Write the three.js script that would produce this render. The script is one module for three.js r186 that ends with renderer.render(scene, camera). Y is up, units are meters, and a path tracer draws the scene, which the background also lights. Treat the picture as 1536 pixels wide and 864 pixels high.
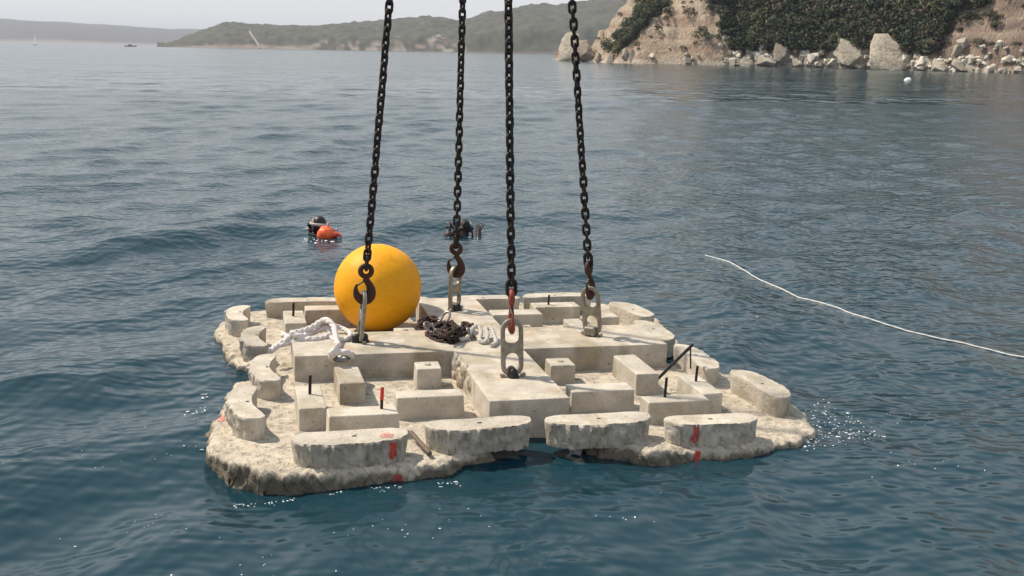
import * as THREE from 'three';
import { mergeGeometries, mergeVertices, toCreasedNormals } from 'three/addons/utils/BufferGeometryUtils.js';
import { ImprovedNoise } from 'three/addons/math/ImprovedNoise.js';
import { ConvexGeometry } from 'three/addons/geometries/ConvexGeometry.js';
import { RoundedBoxGeometry } from 'three/addons/geometries/RoundedBoxGeometry.js';
import { DecalGeometry } from 'three/addons/geometries/DecalGeometry.js';
import { MarchingCubes } from 'three/addons/objects/MarchingCubes.js';

// ---------------------------------------------------------------- camera, sky, sun, exposure
const scene = new THREE.Scene();
const EYE = 2.67, FPX = 1650, HORIZON = 76.7, ROLL = Math.atan(0.017), PITCH = Math.atan((432 - HORIZON) / FPX);
const camera = new THREE.PerspectiveCamera(2 * Math.atan(432 / FPX) * 180 / Math.PI, 1536 / 864, 0.1, 20000);
camera.position.set(0, EYE, 0);
camera.rotation.order = 'YXZ';
camera.rotation.set(-PITCH, 0, ROLL);
camera.updateMatrixWorld(true);

const SUN = new THREE.Vector3(-0.55, 0.81, -0.20).normalize();
{
  const w = 512, h = 256, d = new Float32Array(w * h * 4);
  for (let j = 0; j < h; j++) {
    const el = ((j + 0.5) / h - 0.5) * Math.PI, se = Math.sin(el);
    for (let i = 0; i < w; i++) {
      const az = ((i + 0.5) / w - 0.5) * 2 * Math.PI, k = (j * w + i) * 4;
      const x = Math.cos(el) * Math.cos(az), z = Math.cos(el) * Math.sin(az);
      const t = Math.max(0, se), g = Math.exp(-Math.pow(t * 2.0, 1.5));
      const c = Math.max(0, x * SUN.x + se * SUN.y + z * SUN.z), glow = 0.26 * Math.pow(c, 3);
      d[k] = 0.225 + 0.42 * g + glow; d[k + 1] = 0.295 + 0.357 * g + glow * 0.98; d[k + 2] = 0.40 + 0.248 * g + glow * 0.93; d[k + 3] = 1;
    }
  }
  const sky = new THREE.DataTexture(d, w, h, THREE.RGBAFormat, THREE.FloatType);
  sky.mapping = THREE.EquirectangularReflectionMapping; sky.magFilter = THREE.LinearFilter; sky.needsUpdate = true;
  scene.background = sky; scene.environment = sky;
}
const sun = new THREE.DirectionalLight(0xfff2e0, 4.15);
sun.position.copy(SUN).multiplyScalar(40).add(new THREE.Vector3(0, 0, -9)); sun.target.position.set(0, 0, -9);
sun.castShadow = true; sun.shadow.radius = 4; sun.shadow.mapSize.set(4096, 4096);
Object.assign(sun.shadow.camera, { left: -9, right: 9, top: 9, bottom: -9, near: 1, far: 120 });
scene.add(sun, sun.target);
scene.fog = new THREE.FogExp2(0xccd2e2, 0.00012);
const renderer = new THREE.WebGLRenderer({ antialias: true });
renderer.toneMapping = THREE.LinearToneMapping; renderer.toneMappingExposure = 1.3;
renderer.shadowMap.enabled = true; renderer.shadowMap.type = THREE.PCFSoftShadowMap;

// ---------------------------------------------------------------- helpers
const V = (x, y, z) => new THREE.Vector3(x, y, z);
const TAU = Math.PI * 2, clamp = (x, a, b) => Math.min(b, Math.max(a, x)), lerp = (a, b, t) => a + (b - a) * t;
const smooth = (a, b, x) => { const t = clamp((x - a) / (b - a), 0, 1); return t * t * (3 - 2 * t); };
function rng(seed) { let a = seed >>> 0; return () => { a = (a + 0x6D2B79F5) | 0; let t = Math.imul(a ^ (a >>> 15), 1 | a); t = (t + Math.imul(t ^ (t >>> 7), 61 | t)) ^ t; return ((t ^ (t >>> 14)) >>> 0) / 4294967296; }; }
const perlin = new ImprovedNoise(), N3 = (x, y, z) => perlin.noise(x + 51.3, y + 17.7, z + 83.1);
const fbm = (x, y, z, o = 4) => { let s = 0, a = 0.5; for (let i = 0; i < o; i++) { s += a * N3(x, y, z); x *= 2.03; y *= 2.03; z *= 2.03; a *= 0.5; } return s; };
const counts = {};
const numbered = n => { const c = counts[n] = (counts[n] ?? -1) + 1; return c ? n + '_' + String(c).padStart(3, '0') : n; };
function shade(o) { o.traverse(m => { if (m.isMesh) { m.castShadow = m.receiveShadow = true; } }); return o; }
function tag(o, label, category, group, kind) { if (label) o.userData.label = label; if (category) o.userData.category = category; if (group) o.userData.group = group; if (kind) o.userData.kind = kind; return o; }
function thing(name, label, category, p = [0, 0, 0], group) { const o = new THREE.Group(); o.name = numbered(name); o.position.set(...p); scene.add(o); return tag(o, label, category, group); }
function obj(name, geo, mat, parent = scene) {
  const g = Array.isArray(geo) ? mergeGeometries(geo.map(x => { const y = x.index ? x.toNonIndexed() : x.clone(); for (const k of Object.keys(y.attributes)) if (!['position', 'normal', 'uv'].includes(k)) y.deleteAttribute(k); return y; })) : geo;
  const m = new THREE.Mesh(g, mat); m.name = parent === scene ? numbered(name) : name; parent.add(m); m.castShadow = m.receiveShadow = true; return m;
}
// uv in metres by the way each face points
function metricUV(geo, s = 1, off = 0) {
  const g = geo.index ? geo.toNonIndexed() : geo, p = g.attributes.position, uv = new Float32Array(p.count * 2), a = V(), b = V(), c = V();
  for (let i = 0; i < p.count; i += 3) {
    a.fromBufferAttribute(p, i); b.fromBufferAttribute(p, i + 1); c.fromBufferAttribute(p, i + 2);
    const n = b.clone().sub(a).cross(c.clone().sub(a)), X = Math.abs(n.x), Y = Math.abs(n.y), Z = Math.abs(n.z);
    [a, b, c].forEach((q, k) => { const [u, v] = Y >= X && Y >= Z ? [q.x, q.z] : X >= Z ? [q.z, q.y] : [q.x, q.y]; uv[(i + k) * 2] = u * s + off; uv[(i + k) * 2 + 1] = v * s + off * 1.7; });
  }
  g.setAttribute('uv', new THREE.BufferAttribute(uv, 2)); return g;
}
// a rod that follows points: radius may change along it, section is an ellipse or a three-strand rope
function sweep(pts, radius, { seg = 8, n = 60, closed = false, flat = 1, strands = 0, lay = 0, plane = null } = {}) {
  const curve = new THREE.CatmullRomCurve3(pts, closed, 'centripetal'), pos = [], uv = [], idx = [], len = curve.getLength();
  let nrm = null;
  for (let i = 0; i <= n; i++) {
    const t = i / n, c = curve.getPointAt(closed ? t % 1 : t), tan = curve.getTangentAt(closed ? t % 1 : t);
    if (plane) nrm = plane.clone().cross(tan).normalize();
    else { if (!nrm) nrm = Math.abs(tan.y) < 0.9 ? V(0, 1, 0) : V(1, 0, 0); nrm = nrm.clone().sub(tan.clone().multiplyScalar(nrm.dot(tan))).normalize(); }
    const bin = tan.clone().cross(nrm), r = typeof radius === 'function' ? radius(t) : radius;
    for (let j = 0; j <= seg; j++) {
      const a = j / seg * TAU, ph = strands ? a * strands + t * len * lay * strands : 0, rr = r * (strands ? 0.74 + 0.30 * Math.abs(Math.cos(ph / 2)) : 1);
      pos.push(c.x + nrm.x * Math.cos(a) * rr + bin.x * Math.sin(a) * rr * flat, c.y + nrm.y * Math.cos(a) * rr + bin.y * Math.sin(a) * rr * flat, c.z + nrm.z * Math.cos(a) * rr + bin.z * Math.sin(a) * rr * flat);
      uv.push(t * len, j / seg * TAU * r);
    }
  }
  const R = seg + 1;
  for (let i = 0; i < n; i++) for (let j = 0; j < seg; j++) { const q = i * R + j; idx.push(q, q + R, q + 1, q + 1, q + R, q + R + 1); }
  if (!closed) for (const [e, f] of [[0, 1], [n, -1]]) { const m = pos.length / 3, c = curve.getPointAt(e ? 1 : 0); pos.push(c.x, c.y, c.z); uv.push(0, 0); for (let j = 0; j < seg; j++) f > 0 ? idx.push(m, e * R + j, e * R + j + 1) : idx.push(m, e * R + j + 1, e * R + j); }
  const g = new THREE.BufferGeometry();
  g.setAttribute('position', new THREE.Float32BufferAttribute(pos, 3)); g.setAttribute('uv', new THREE.Float32BufferAttribute(uv, 2)); g.setIndex(idx);
  g.computeVertexNormals(); return g;
}
const moved = (g, x, y, z) => g.translate(x, y, z);
// a point seen at a pixel of a 1536 x 864 view, at a given depth or height: used to read places off the photograph
const fwd = V(0, 0, -1).applyQuaternion(camera.quaternion), rightV = V(1, 0, 0).applyQuaternion(camera.quaternion), upV = V(0, 1, 0).applyQuaternion(camera.quaternion);
const ray = (px, py) => fwd.clone().addScaledVector(rightV, (px - 768) / FPX).addScaledVector(upV, (432 - py) / FPX);
const atDepth = (px, py, d) => { const r = ray(px, py); return r.multiplyScalar(d / -r.z).add(camera.position); };
const atHeight = (px, py, y) => { const r = ray(px, py); return r.multiplyScalar((y - EYE) / r.y).add(camera.position); };

// ---------------------------------------------------------------- textures
function tileNoise(seed) {
  const r = rng(seed), T = new Float32Array(65536); for (let i = 0; i < 65536; i++) T[i] = r();
  const at = (x, y, p) => T[(((y % p) + p) % p * 157 + ((x % p) + p) % p) & 65535];
  const one = (u, v, p) => { const x = u * p, y = v * p, i = Math.floor(x), j = Math.floor(y); let f = x - i, g = y - j; f = f * f * (3 - 2 * f); g = g * g * (3 - 2 * g); return lerp(lerp(at(i, j, p), at(i + 1, j, p), f), lerp(at(i, j + 1, p), at(i + 1, j + 1, p), f), g); };
  return (u, v, p, o) => { let s = 0, a = 0.5, w = 0; for (let k = 0; k < o; k++) { s += a * one(u, v, p); w += a; a *= 0.55; p *= 2; } return s / w; };
}
function dataTex(size, fn, srgb, float) {
  const d = float ? new Float32Array(size * size * 4) : new Uint8Array(size * size * 4), q = float ? 1 : 255;
  for (let j = 0; j < size; j++) for (let i = 0; i < size; i++) { const c = fn(i / size, j / size), k = (j * size + i) * 4; for (let m = 0; m < 3; m++) d[k + m] = clamp(c[m] ?? c[0], 0, 1) * q; d[k + 3] = (c[3] ?? 1) * q; }
  const t = new THREE.DataTexture(d, size, size, THREE.RGBAFormat, float ? THREE.FloatType : THREE.UnsignedByteType);
  t.wrapS = t.wrapT = THREE.RepeatWrapping; t.magFilter = THREE.LinearFilter; t.minFilter = THREE.LinearMipmapLinearFilter; t.generateMipmaps = true; t.colorSpace = srgb ? THREE.SRGBColorSpace : THREE.NoColorSpace; t.needsUpdate = true; return t;
}
const n1 = tileNoise(11), n2 = tileNoise(12), n3 = tileNoise(13);
// cast concrete: cloudy tone, fine sand grain, air holes and faint damp stains (grey values are multiplied by the material's colour)
const castMap = dataTex(1024, (u, v) => {
  const big = n1(u, v, 3, 4), mid = n2(u, v, 14, 4), fine = n3(u, v, 150, 2), hole = n2(u + 0.3, v, 60, 1) > 0.93 ? 0.8 : 1, st = smooth(0.56, 0.70, n3(u, v, 5, 5));
  const t = (0.87 + 0.10 * (big - 0.5) * 2 + 0.09 * (mid - 0.5) * 2 + 0.10 * (fine - 0.5)) * hole;
  return [t * (1 - 0.08 * st), t * (1 - 0.09 * st), t * (1 - 0.12 * st)];
}, true);
const stainedMap = dataTex(1024, (u, v) => {
  const big = n1(u, v, 3, 4), mid = n2(u, v, 14, 4), fine = n3(u, v, 150, 2), hole = n2(u + 0.3, v, 60, 1) > 0.93 ? 0.8 : 1, st = smooth(0.50, 0.64, n2(u + 0.13, v, 4, 6)), ru = smooth(0.60, 0.70, n3(u, v + 0.4, 6, 5));
  const t = (0.86 + 0.12 * (big - 0.5) * 2 + 0.10 * (mid - 0.5) * 2 + 0.10 * (fine - 0.5)) * hole;
  return [t * (1 - 0.10 * st), t * (1 - 0.115 * st - 0.04 * ru), t * (1 - 0.155 * st - 0.08 * ru)];
}, true);
const castBump = dataTex(1024, (u, v) => { const hole = n2(u + 0.3, v, 60, 1) > 0.93 ? 0.35 : 0; return [0.5 + 0.5 * (n2(u, v, 14, 5) - 0.5) + 0.35 * (n3(u, v, 150, 2) - 0.5) - hole]; });
// rough cast: pitted, lumpy aggregate
const roughMap = dataTex(1024, (u, v) => {
  const big = n2(u, v, 4, 4), mid = n1(u, v, 26, 4), pit = smooth(0.60, 0.72, n3(u, v, 44, 3)), fine = n2(u, v, 190, 2);
  const t = 0.80 + 0.22 * (big - 0.5) + 0.26 * (mid - 0.5) - 0.10 * pit + 0.14 * (fine - 0.5); return [t, t * 0.985, t * 0.96];
}, true);
const roughBump = dataTex(1024, (u, v) => [0.55 + 0.8 * (n1(u, v, 26, 5) - 0.5) - 0.45 * smooth(0.58, 0.72, n3(u, v, 44, 3)) + 0.25 * (n2(u, v, 190, 2) - 0.5)]);
const rustMap = dataTex(256, (u, v) => { const a = n1(u, v, 6, 4), b = n2(u, v, 40, 2); return [0.62 + 0.7 * (a - 0.5) + 0.3 * (b - 0.5), 0.55 + 0.6 * (a - 0.5) + 0.3 * (b - 0.5), 0.52 + 0.5 * (a - 0.5) + 0.3 * (b - 0.5)]; });
const std = o => new THREE.MeshStandardMaterial(o);
const lin = (r, g, b) => new THREE.Color().setRGB(r, g, b);
const castMats = [[0.64, 0.575, 0.475], [0.67, 0.605, 0.505], [0.61, 0.545, 0.445]].map((c, i) => std({ color: lin(...c), map: i === 2 ? stainedMap : castMap, bumpMap: castBump, bumpScale: 0.004, roughness: 0.88 }));
const crossMat = std({ color: lin(0.65, 0.582, 0.482), map: stainedMap, bumpMap: castBump, bumpScale: 0.004, roughness: 0.86 });
const slabMat = std({ color: lin(0.73, 0.66, 0.55), map: roughMap, bumpMap: roughBump, bumpScale: 0.012, roughness: 0.92, vertexColors: true });
const stoneMats = [[0.64, 0.575, 0.475], [0.61, 0.545, 0.45], [0.67, 0.605, 0.505]].map(c => std({ color: lin(...c), map: castMap, bumpMap: roughBump, bumpScale: 0.006, roughness: 0.9, vertexColors: true }));
const chainMat = std({ color: lin(0.034, 0.024, 0.020), map: rustMap, roughness: 0.62, metalness: 0.35 });
const hookMat = std({ color: lin(0.085, 0.032, 0.020), map: rustMap, roughness: 0.7, metalness: 0.2 });
const redHookMat = std({ color: lin(0.34, 0.07, 0.04), map: rustMap, roughness: 0.6, metalness: 0.1 });
const galvMat = std({ color: lin(0.40, 0.40, 0.33), map: rustMap, roughness: 0.5, metalness: 0.45 });
const darkMetal = std({ color: lin(0.05, 0.05, 0.052), map: rustMap, roughness: 0.5, metalness: 0.6 });
const paleMetal = std({ color: lin(0.42, 0.41, 0.42), map: rustMap, roughness: 0.38, metalness: 0.7 });
const ropeMat = std({ color: lin(0.62, 0.575, 0.55), roughness: 0.9 });
const greyRopeMat = std({ color: lin(0.46, 0.43, 0.38), roughness: 0.9 });
const blackMat = std({ color: lin(0.012, 0.012, 0.014), roughness: 0.6 });
const redPaint = std({ color: lin(0.62, 0.045, 0.03), roughness: 0.75 });

// ---------------------------------------------------------------- the sea
const SEA = 0.103;
const waves = [];
{
  const r = rng(5);
  for (let i = 0; i < 84; i++) {
    const L = 0.22 * Math.pow(7.5 / 0.22, Math.pow((i + r()) / 84, 0.9)), dir = 0.95 + (r() + r() + r() - 1.5) * (L > 2.5 ? 0.9 : L > 0.9 ? 1.4 : 1.7), k = TAU / L;
    const steep = (L > 3 ? 0.0065 : L > 0.9 ? 0.026 : 0.019) * (0.6 + 0.8 * r());
    waves.push([k * Math.cos(dir), k * Math.sin(dir), r() * TAU, steep / k, L, Math.cos(dir), Math.sin(dir)]);
  }
}
function sea(x, z, cell, out) {
  let y = 0, dx = 0, dz = 0;
  const gust = 0.8 + 0.9 * fbm(x * 0.13, 3.1, z * 0.10, 2), fine = clamp(0.85 + 1.3 * fbm(x * 0.35, 9.7, z * 0.3, 2), 0.45, 1.5);
  for (const [kx, kz, ph, a, L, cx, cz] of waves) {
    const w = L > cell * 5 ? 1 : L < cell * 2.5 ? 0 : (L / cell - 2.5) / 2.5; if (!w) continue;
    const t = kx * x + kz * z + ph, A = a * w * (L < 1 ? fine : gust), s = Math.sin(t), c = Math.cos(t);
    y += A * s; dx += cx * A * c; dz += cz * A * c;
  }
  out[0] = x + dx * 0.9; out[1] = SEA + y; out[2] = z + dz * 0.9; return out;
}
const seaLevel = (x, z) => sea(x, z, 0.05, [0, 0, 0])[1];
{
  const xs = [], zs = [];
  { let x = 0, s = 0.045; const half = [0]; while (x < 9000) { x += s; half.push(x); if (x > 5.5) s *= x < 60 ? 1.028 : 1.08; } for (let i = half.length - 1; i > 0; i--) xs.push(-half[i]); xs.push(...half); }
  { let z = 6, s = 0.6; while (z > -4) { zs.push(z); z -= s; } s = 0.032; while (z > -9500) { zs.push(z); z -= s; if (z < -7) s *= z > -60 ? 1.0062 : z > -700 ? 1.02 : 1.08; } }
  const nx = xs.length, nz = zs.length, p = new Float32Array(nx * nz * 3), uv = new Float32Array(nx * nz * 2), o = [0, 0, 0], idx = new Uint32Array((nx - 1) * (nz - 1) * 6);
  for (let j = 0; j < nz; j++) {
    const dz = Math.abs(zs[Math.min(j + 1, nz - 1)] - zs[Math.max(j - 1, 0)]) / 2;
    for (let i = 0; i < nx; i++) {
      const dx = Math.abs(xs[Math.min(i + 1, nx - 1)] - xs[Math.max(i - 1, 0)]) / 2, k = j * nx + i;
      sea(xs[i], zs[j], Math.max(dx, dz), o); p[k * 3] = o[0]; p[k * 3 + 1] = o[1]; p[k * 3 + 2] = o[2]; uv[k * 2] = xs[i]; uv[k * 2 + 1] = zs[j];
    }
  }
  let q = 0;
  for (let j = 0; j < nz - 1; j++) for (let i = 0; i < nx - 1; i++) { const a = j * nx + i; idx[q++] = a; idx[q++] = a + 1; idx[q++] = a + nx; idx[q++] = a + 1; idx[q++] = a + nx + 1; idx[q++] = a + nx; }
  console.log('sea', nx, nz);
  const g = new THREE.BufferGeometry(); g.setAttribute('position', new THREE.BufferAttribute(p, 3)); g.setAttribute('uv', new THREE.BufferAttribute(uv, 2)); g.setIndex(new THREE.BufferAttribute(idx, 1)); g.computeVertexNormals();
  // ripples smaller than the mesh: a tile 4 m wide of short waves that wrap round
  const S = 1024, ripples = (T, seed, l0, span, amp, spread, rough) => {
    const h = new Float32Array(S * S), r = rng(seed), W = []; let lo = 1e9, hi = -1e9;
    for (let i = 0; i < 46; i++) { const L = l0 * Math.pow(span, r()), dir = 0.95 + (r() + r() - 1) * spread; W.push([Math.round(Math.cos(dir) * T / L), Math.round(Math.sin(dir) * T / L), r() * TAU, L * amp * (0.5 + r())]); }
    for (let j = 0; j < S; j++) for (let i = 0; i < S; i++) { let y = 0; const u = i / S * TAU, v = j / S * TAU; for (const [a, b, ph, A] of W) y += A * Math.sin(a * u + b * v + ph); y *= 0.35 + 1.3 * n1(i / S, j / S, 5, 2); h[j * S + i] = y; lo = Math.min(lo, y); hi = Math.max(hi, y); }
    const t = dataTex(S, (u, v) => [(h[Math.round(v * S) * S + Math.round(u * S)] - lo) / (hi - lo)], false, true); t.repeat.set(1 / T, 1 / T);
    return new THREE.MeshPhysicalMaterial({ color: lin(0.0075, 0.034, 0.0485), roughness: rough, ior: 1.333, bumpMap: t, bumpScale: hi - lo });
  };
  const seaMat = [ripples(4, 77, 0.07, 8, 0.0038, 1.9, 0.15), ripples(36, 78, 0.35, 24, 0.0036, 2.0, 0.12)];
  const cut = zs.findIndex(z => z < -62) * (nx - 1) * 6; g.addGroup(0, cut, 0); g.addGroup(cut, idx.length - cut, 1);
  tag(obj('sea', g, seaMat), 'dark blue green choppy sea reaching to the far shores', 'sea', null, 'structure');
}

// ---------------------------------------------------------------- far hills and the headland
const vc = (g, cols) => g.setAttribute('color', new THREE.Float32BufferAttribute(cols, 3));
function gridMesh(nu, nv, fn) {
  const p = [], c = [], uv = [], idx = [];
  for (let j = 0; j <= nv; j++) for (let i = 0; i <= nu; i++) { const [P, C] = fn(i / nu, j / nv); p.push(P.x, P.y, P.z); c.push(...C); uv.push(P.x, P.z); }
  for (let j = 0; j < nv; j++) for (let i = 0; i < nu; i++) { const a = j * (nu + 1) + i; idx.push(a, a + 1, a + nu + 1, a + 1, a + nu + 2, a + nu + 1); }
  const g = new THREE.BufferGeometry(); g.setAttribute('position', new THREE.Float32BufferAttribute(p, 3)); vc(g, c); g.setAttribute('uv', new THREE.Float32BufferAttribute(uv, 2)); g.setIndex(idx); g.computeVertexNormals(); return g;
}
function table(pts) { return x => { if (x <= pts[0][0]) return pts[0][1]; for (let i = 1; i < pts.length; i++) if (x <= pts[i][0]) return lerp(pts[i - 1][1], pts[i][1], (x - pts[i - 1][0]) / (pts[i][0] - pts[i - 1][0])); return pts[pts.length - 1][1]; }; }
const landMat = std({ color: 0xffffff, vertexColors: true, roughness: 0.95 });
// a ridge: its skyline is read at the distance of its crest, its foot lies at the shore
function ridge(name, px0, px1, top, shore, crest, nu, nv, bump, colour, label) {
  const H = table(top);
  const g = gridMesh(nu, nv, (u, v) => {
    const px = lerp(px0, px1, u), foot = atDepth(px, 70, shore), far = atDepth(px, H(px), crest), s = v < 0.8 ? v / 0.8 : 1, back = v > 0.8 ? (v - 0.8) / 0.2 : 0;
    const f = 0.25 * smooth(0, 0.12, s) + 0.75 * Math.sin(s * Math.PI / 2), y0 = Math.max(far.y, 0.3);
    const z = lerp(-shore, -crest, s) - back * (crest - shore) * 0.6, x = lerp(foot.x, far.x, s);
    const rough = fbm(x / bump[0], z / bump[0], 4.4, 4) * bump[1] * Math.min(1, f * 3) + fbm(x / bump[2], z / bump[2], 8.4, 2) * bump[3] * Math.min(1, f * 4);
    const y = s <= 0.001 ? -3 : Math.max(-1, y0 * f * (1 - back) + rough * (1 - back));
    return [V(x, y, z), colour(px, y, y / y0, x, z)];
  });
  return tag(obj(name, g, landMat), label, 'hills', null, 'structure');
}
const mix3 = (a, b, t) => [lerp(a[0], b[0], t), lerp(a[1], b[1], t), lerp(a[2], b[2], t)];
const SCRUB = [0.030, 0.036, 0.024], SCRUB2 = [0.085, 0.082, 0.056], ROCK = [0.25, 0.175, 0.145], PALE = [0.36, 0.31, 0.265];
ridge('far_hills', -500, 520, [[-500, 24], [-100, 27], [0, 28], [30, 29.5], [60, 32], [95, 34], [140, 38], [185, 40], [230, 43], [290, 44.5], [360, 47], [520, 56]], 4800, 6200, 220, 22, [500, 26, 120, 8], (px, y, f) => f < 0.06 ? [0.35, 0.33, 0.3] : mix3([0.07, 0.075, 0.06], [0.11, 0.10, 0.085], 0.5 + 0.5 * N3(px * 0.05, f * 8, 1)), 'distant hazy grey hills across the bay on the left');
const midTop = [[236, 74], [252, 68], [275, 61], [300, 51], [325, 42], [342, 37.5], [365, 39], [400, 42.5], [420, 43], [445, 41], [470, 42], [505, 40], [530, 37.5], [560, 37.5], [590, 34], [620, 31], [645, 29.5], [668, 32], [690, 33.5], [705, 27], [735, 18.5], [765, 14.5], [800, 10], [830, 9], [870, 5], [905, 2], [935, -3], [980, -10], [1100, -16]];
ridge('wooded_hills', 236, 1100, midTop, 1500, 1950, 520, 60, [130, 13, 17, 8], (px, y, f, x, z) => {
  const n = fbm(x / 40, y / 14, z / 40, 3), m = fbm(x / 14, y / 8, z / 14, 2);
  const cliff = smooth(0.36, 0.22, f - 0.5 * n) * smooth(250, 275, px) * (px < 470 ? 0.6 * smooth(0.16, 0.08, f - 0.2 * n) : px < 700 ? 0.8 * smooth(-0.08, 0.22, m) : f < 0.03 ? 1 : 0);
  return mix3(mix3(SCRUB, SCRUB2, clamp(0.5 + 1.4 * m, 0, 1)), mix3(ROCK, PALE, clamp(0.4 + n * 2, 0, 1)), cliff);
}, 'grey green wooded hills with low pink cliffs along the bay');
{ // the pale track down the small hill
  const pts = [[377, 55, 1660], [375, 58, 1630], [376, 61, 1600], [379, 64.5, 1570], [384, 68, 1535], [390, 71.5, 1505]].map(([x, y, d]) => atDepth(x, y, d)), hill = scene.getObjectByName('wooded_hills'), rc = new THREE.Raycaster();
  hill.updateMatrixWorld(true); for (const p of pts) { rc.set(V(p.x, 500, p.z), V(0, -1, 0)); const h = rc.intersectObject(hill)[0]; if (h) p.y = h.point.y + 1.2; }
  const c = new THREE.CatmullRomCurve3(pts);
  const g = gridMesh(24, 2, (u, v) => { const p = c.getPoint(u), t = c.getTangent(u), s = V(-t.z, 0, t.x).normalize(); return [p.addScaledVector(s, (v - 0.5) * 3.2).add(V(0, 1 - Math.abs(v - 0.5), 0)), [1, 1, 1]]; });
  tag(obj('dirt_track', g, std({ color: lin(0.27, 0.24, 0.21), roughness: 1, side: THREE.DoubleSide })), 'pale dirt track winding down the small hill to the bay', 'track', null, 'structure');
}
// the headland on the right: shore read off the waterline, ground rising inland
const shorePy = table([[820, 90.5], [850, 92], [900, 94.5], [960, 96.5], [1095, 99.5], [1200, 102], [1300, 104.5], [1400, 107.5], [1536, 111.5], [1800, 119], [2200, 131]]);
const headTop = table([[826, 0.2], [840, 1.2], [862, 3], [882, 4], [900, 8], [935, 15.5], [960, 20.5], [990, 26], [1050, 36], [1110, 42], [1200, 46], [1300, 48], [1400, 46], [1500, 44], [2200, 60]]);
const shoreAt = px => atHeight(px, shorePy(px), 0);
function headland(px, s) { // s metres inland
  const b = shoreAt(px), H = headTop(px), cliff = smooth(870, 900, px) * (1 - smooth(1085, 1110, px)), strata = smooth(1395, 1440, px);
  const x = b.x + s * (0.12 + (b.x - 60) * 0.001), z = b.z - s;
  const steep = lerp(26, 17, cliff), f = 1 - Math.exp(-s / steep);
  let y = H * f + fbm(x / 22, z / 22, 2.2, 4) * 9 * Math.min(1, f * 1.6) + cliff * (Math.abs(N3(x / 8, s / 40, 1.5)) * 6 + Math.abs(N3(x / 3, s / 16, 7.5)) * 2.2 - 2.4) * Math.min(1, f * 3) + fbm(x / 4, z / 4, 6.6, 3) * 1.6 * Math.min(1, f * 3);
  if (strata > 0) { const st = 2.6, k = y / st, q = Math.floor(k), fr = k - q; y = lerp(y, (q + smooth(0.25, 0.6, fr)) * st, strata * 0.8); }
  if (cliff > 0) { const st = 3.1 + 0.5 * N3(x / 20, 1, 2), q = Math.floor(y / st), fr = y / st - q; y = lerp(y, (q + smooth(0.3, 0.65, fr)) * st, cliff * 0.55 * smooth(3, 8, y)); }
  if (s <= 0) y = -1.5;
  return { P: V(x, Math.max(y, s > 0 ? -0.6 : -1.5), z), cliff, strata, H };
}
const green = (px, y, x, z) => { // how thick the scrub grows, by place along the shore and height
  const n = fbm(x / 13, z / 9, y / 7, 4) * 46, k = fbm(x / 5, y / 5, z / 5, 3);
  let g = smooth(-16, 16, px - (1100 - y * 1.9) + n);
  g *= 1 - smooth(-20, 20, px - (1396 + y * 3) + n * 0.8);
  if (px < 1110) { const line = 893 + y * 5.2, gully = 1 - smooth(6, 20, Math.abs(px - line - 12) - n * 0.35); g = Math.max(g, px > 893 && y > 3 ? gully : 0, px < 1000 ? smooth(0, 4, y - (px - 880) * 0.26 - 8 + n * 0.06) : 0); }
  if (px > 1390) g = Math.max(g, 0.8 * smooth(0.2, 0.36, k), smooth(10.5, 13.5, y + n * 0.08) * (1 - smooth(1450, 1500, px + n * 0.6)));
  g *= smooth(1.2, 5.5, y + n * 0.09);
  return clamp(g * (1 - 0.75 * smooth(0.16, 0.34, k)), 0, 1);
};
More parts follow.
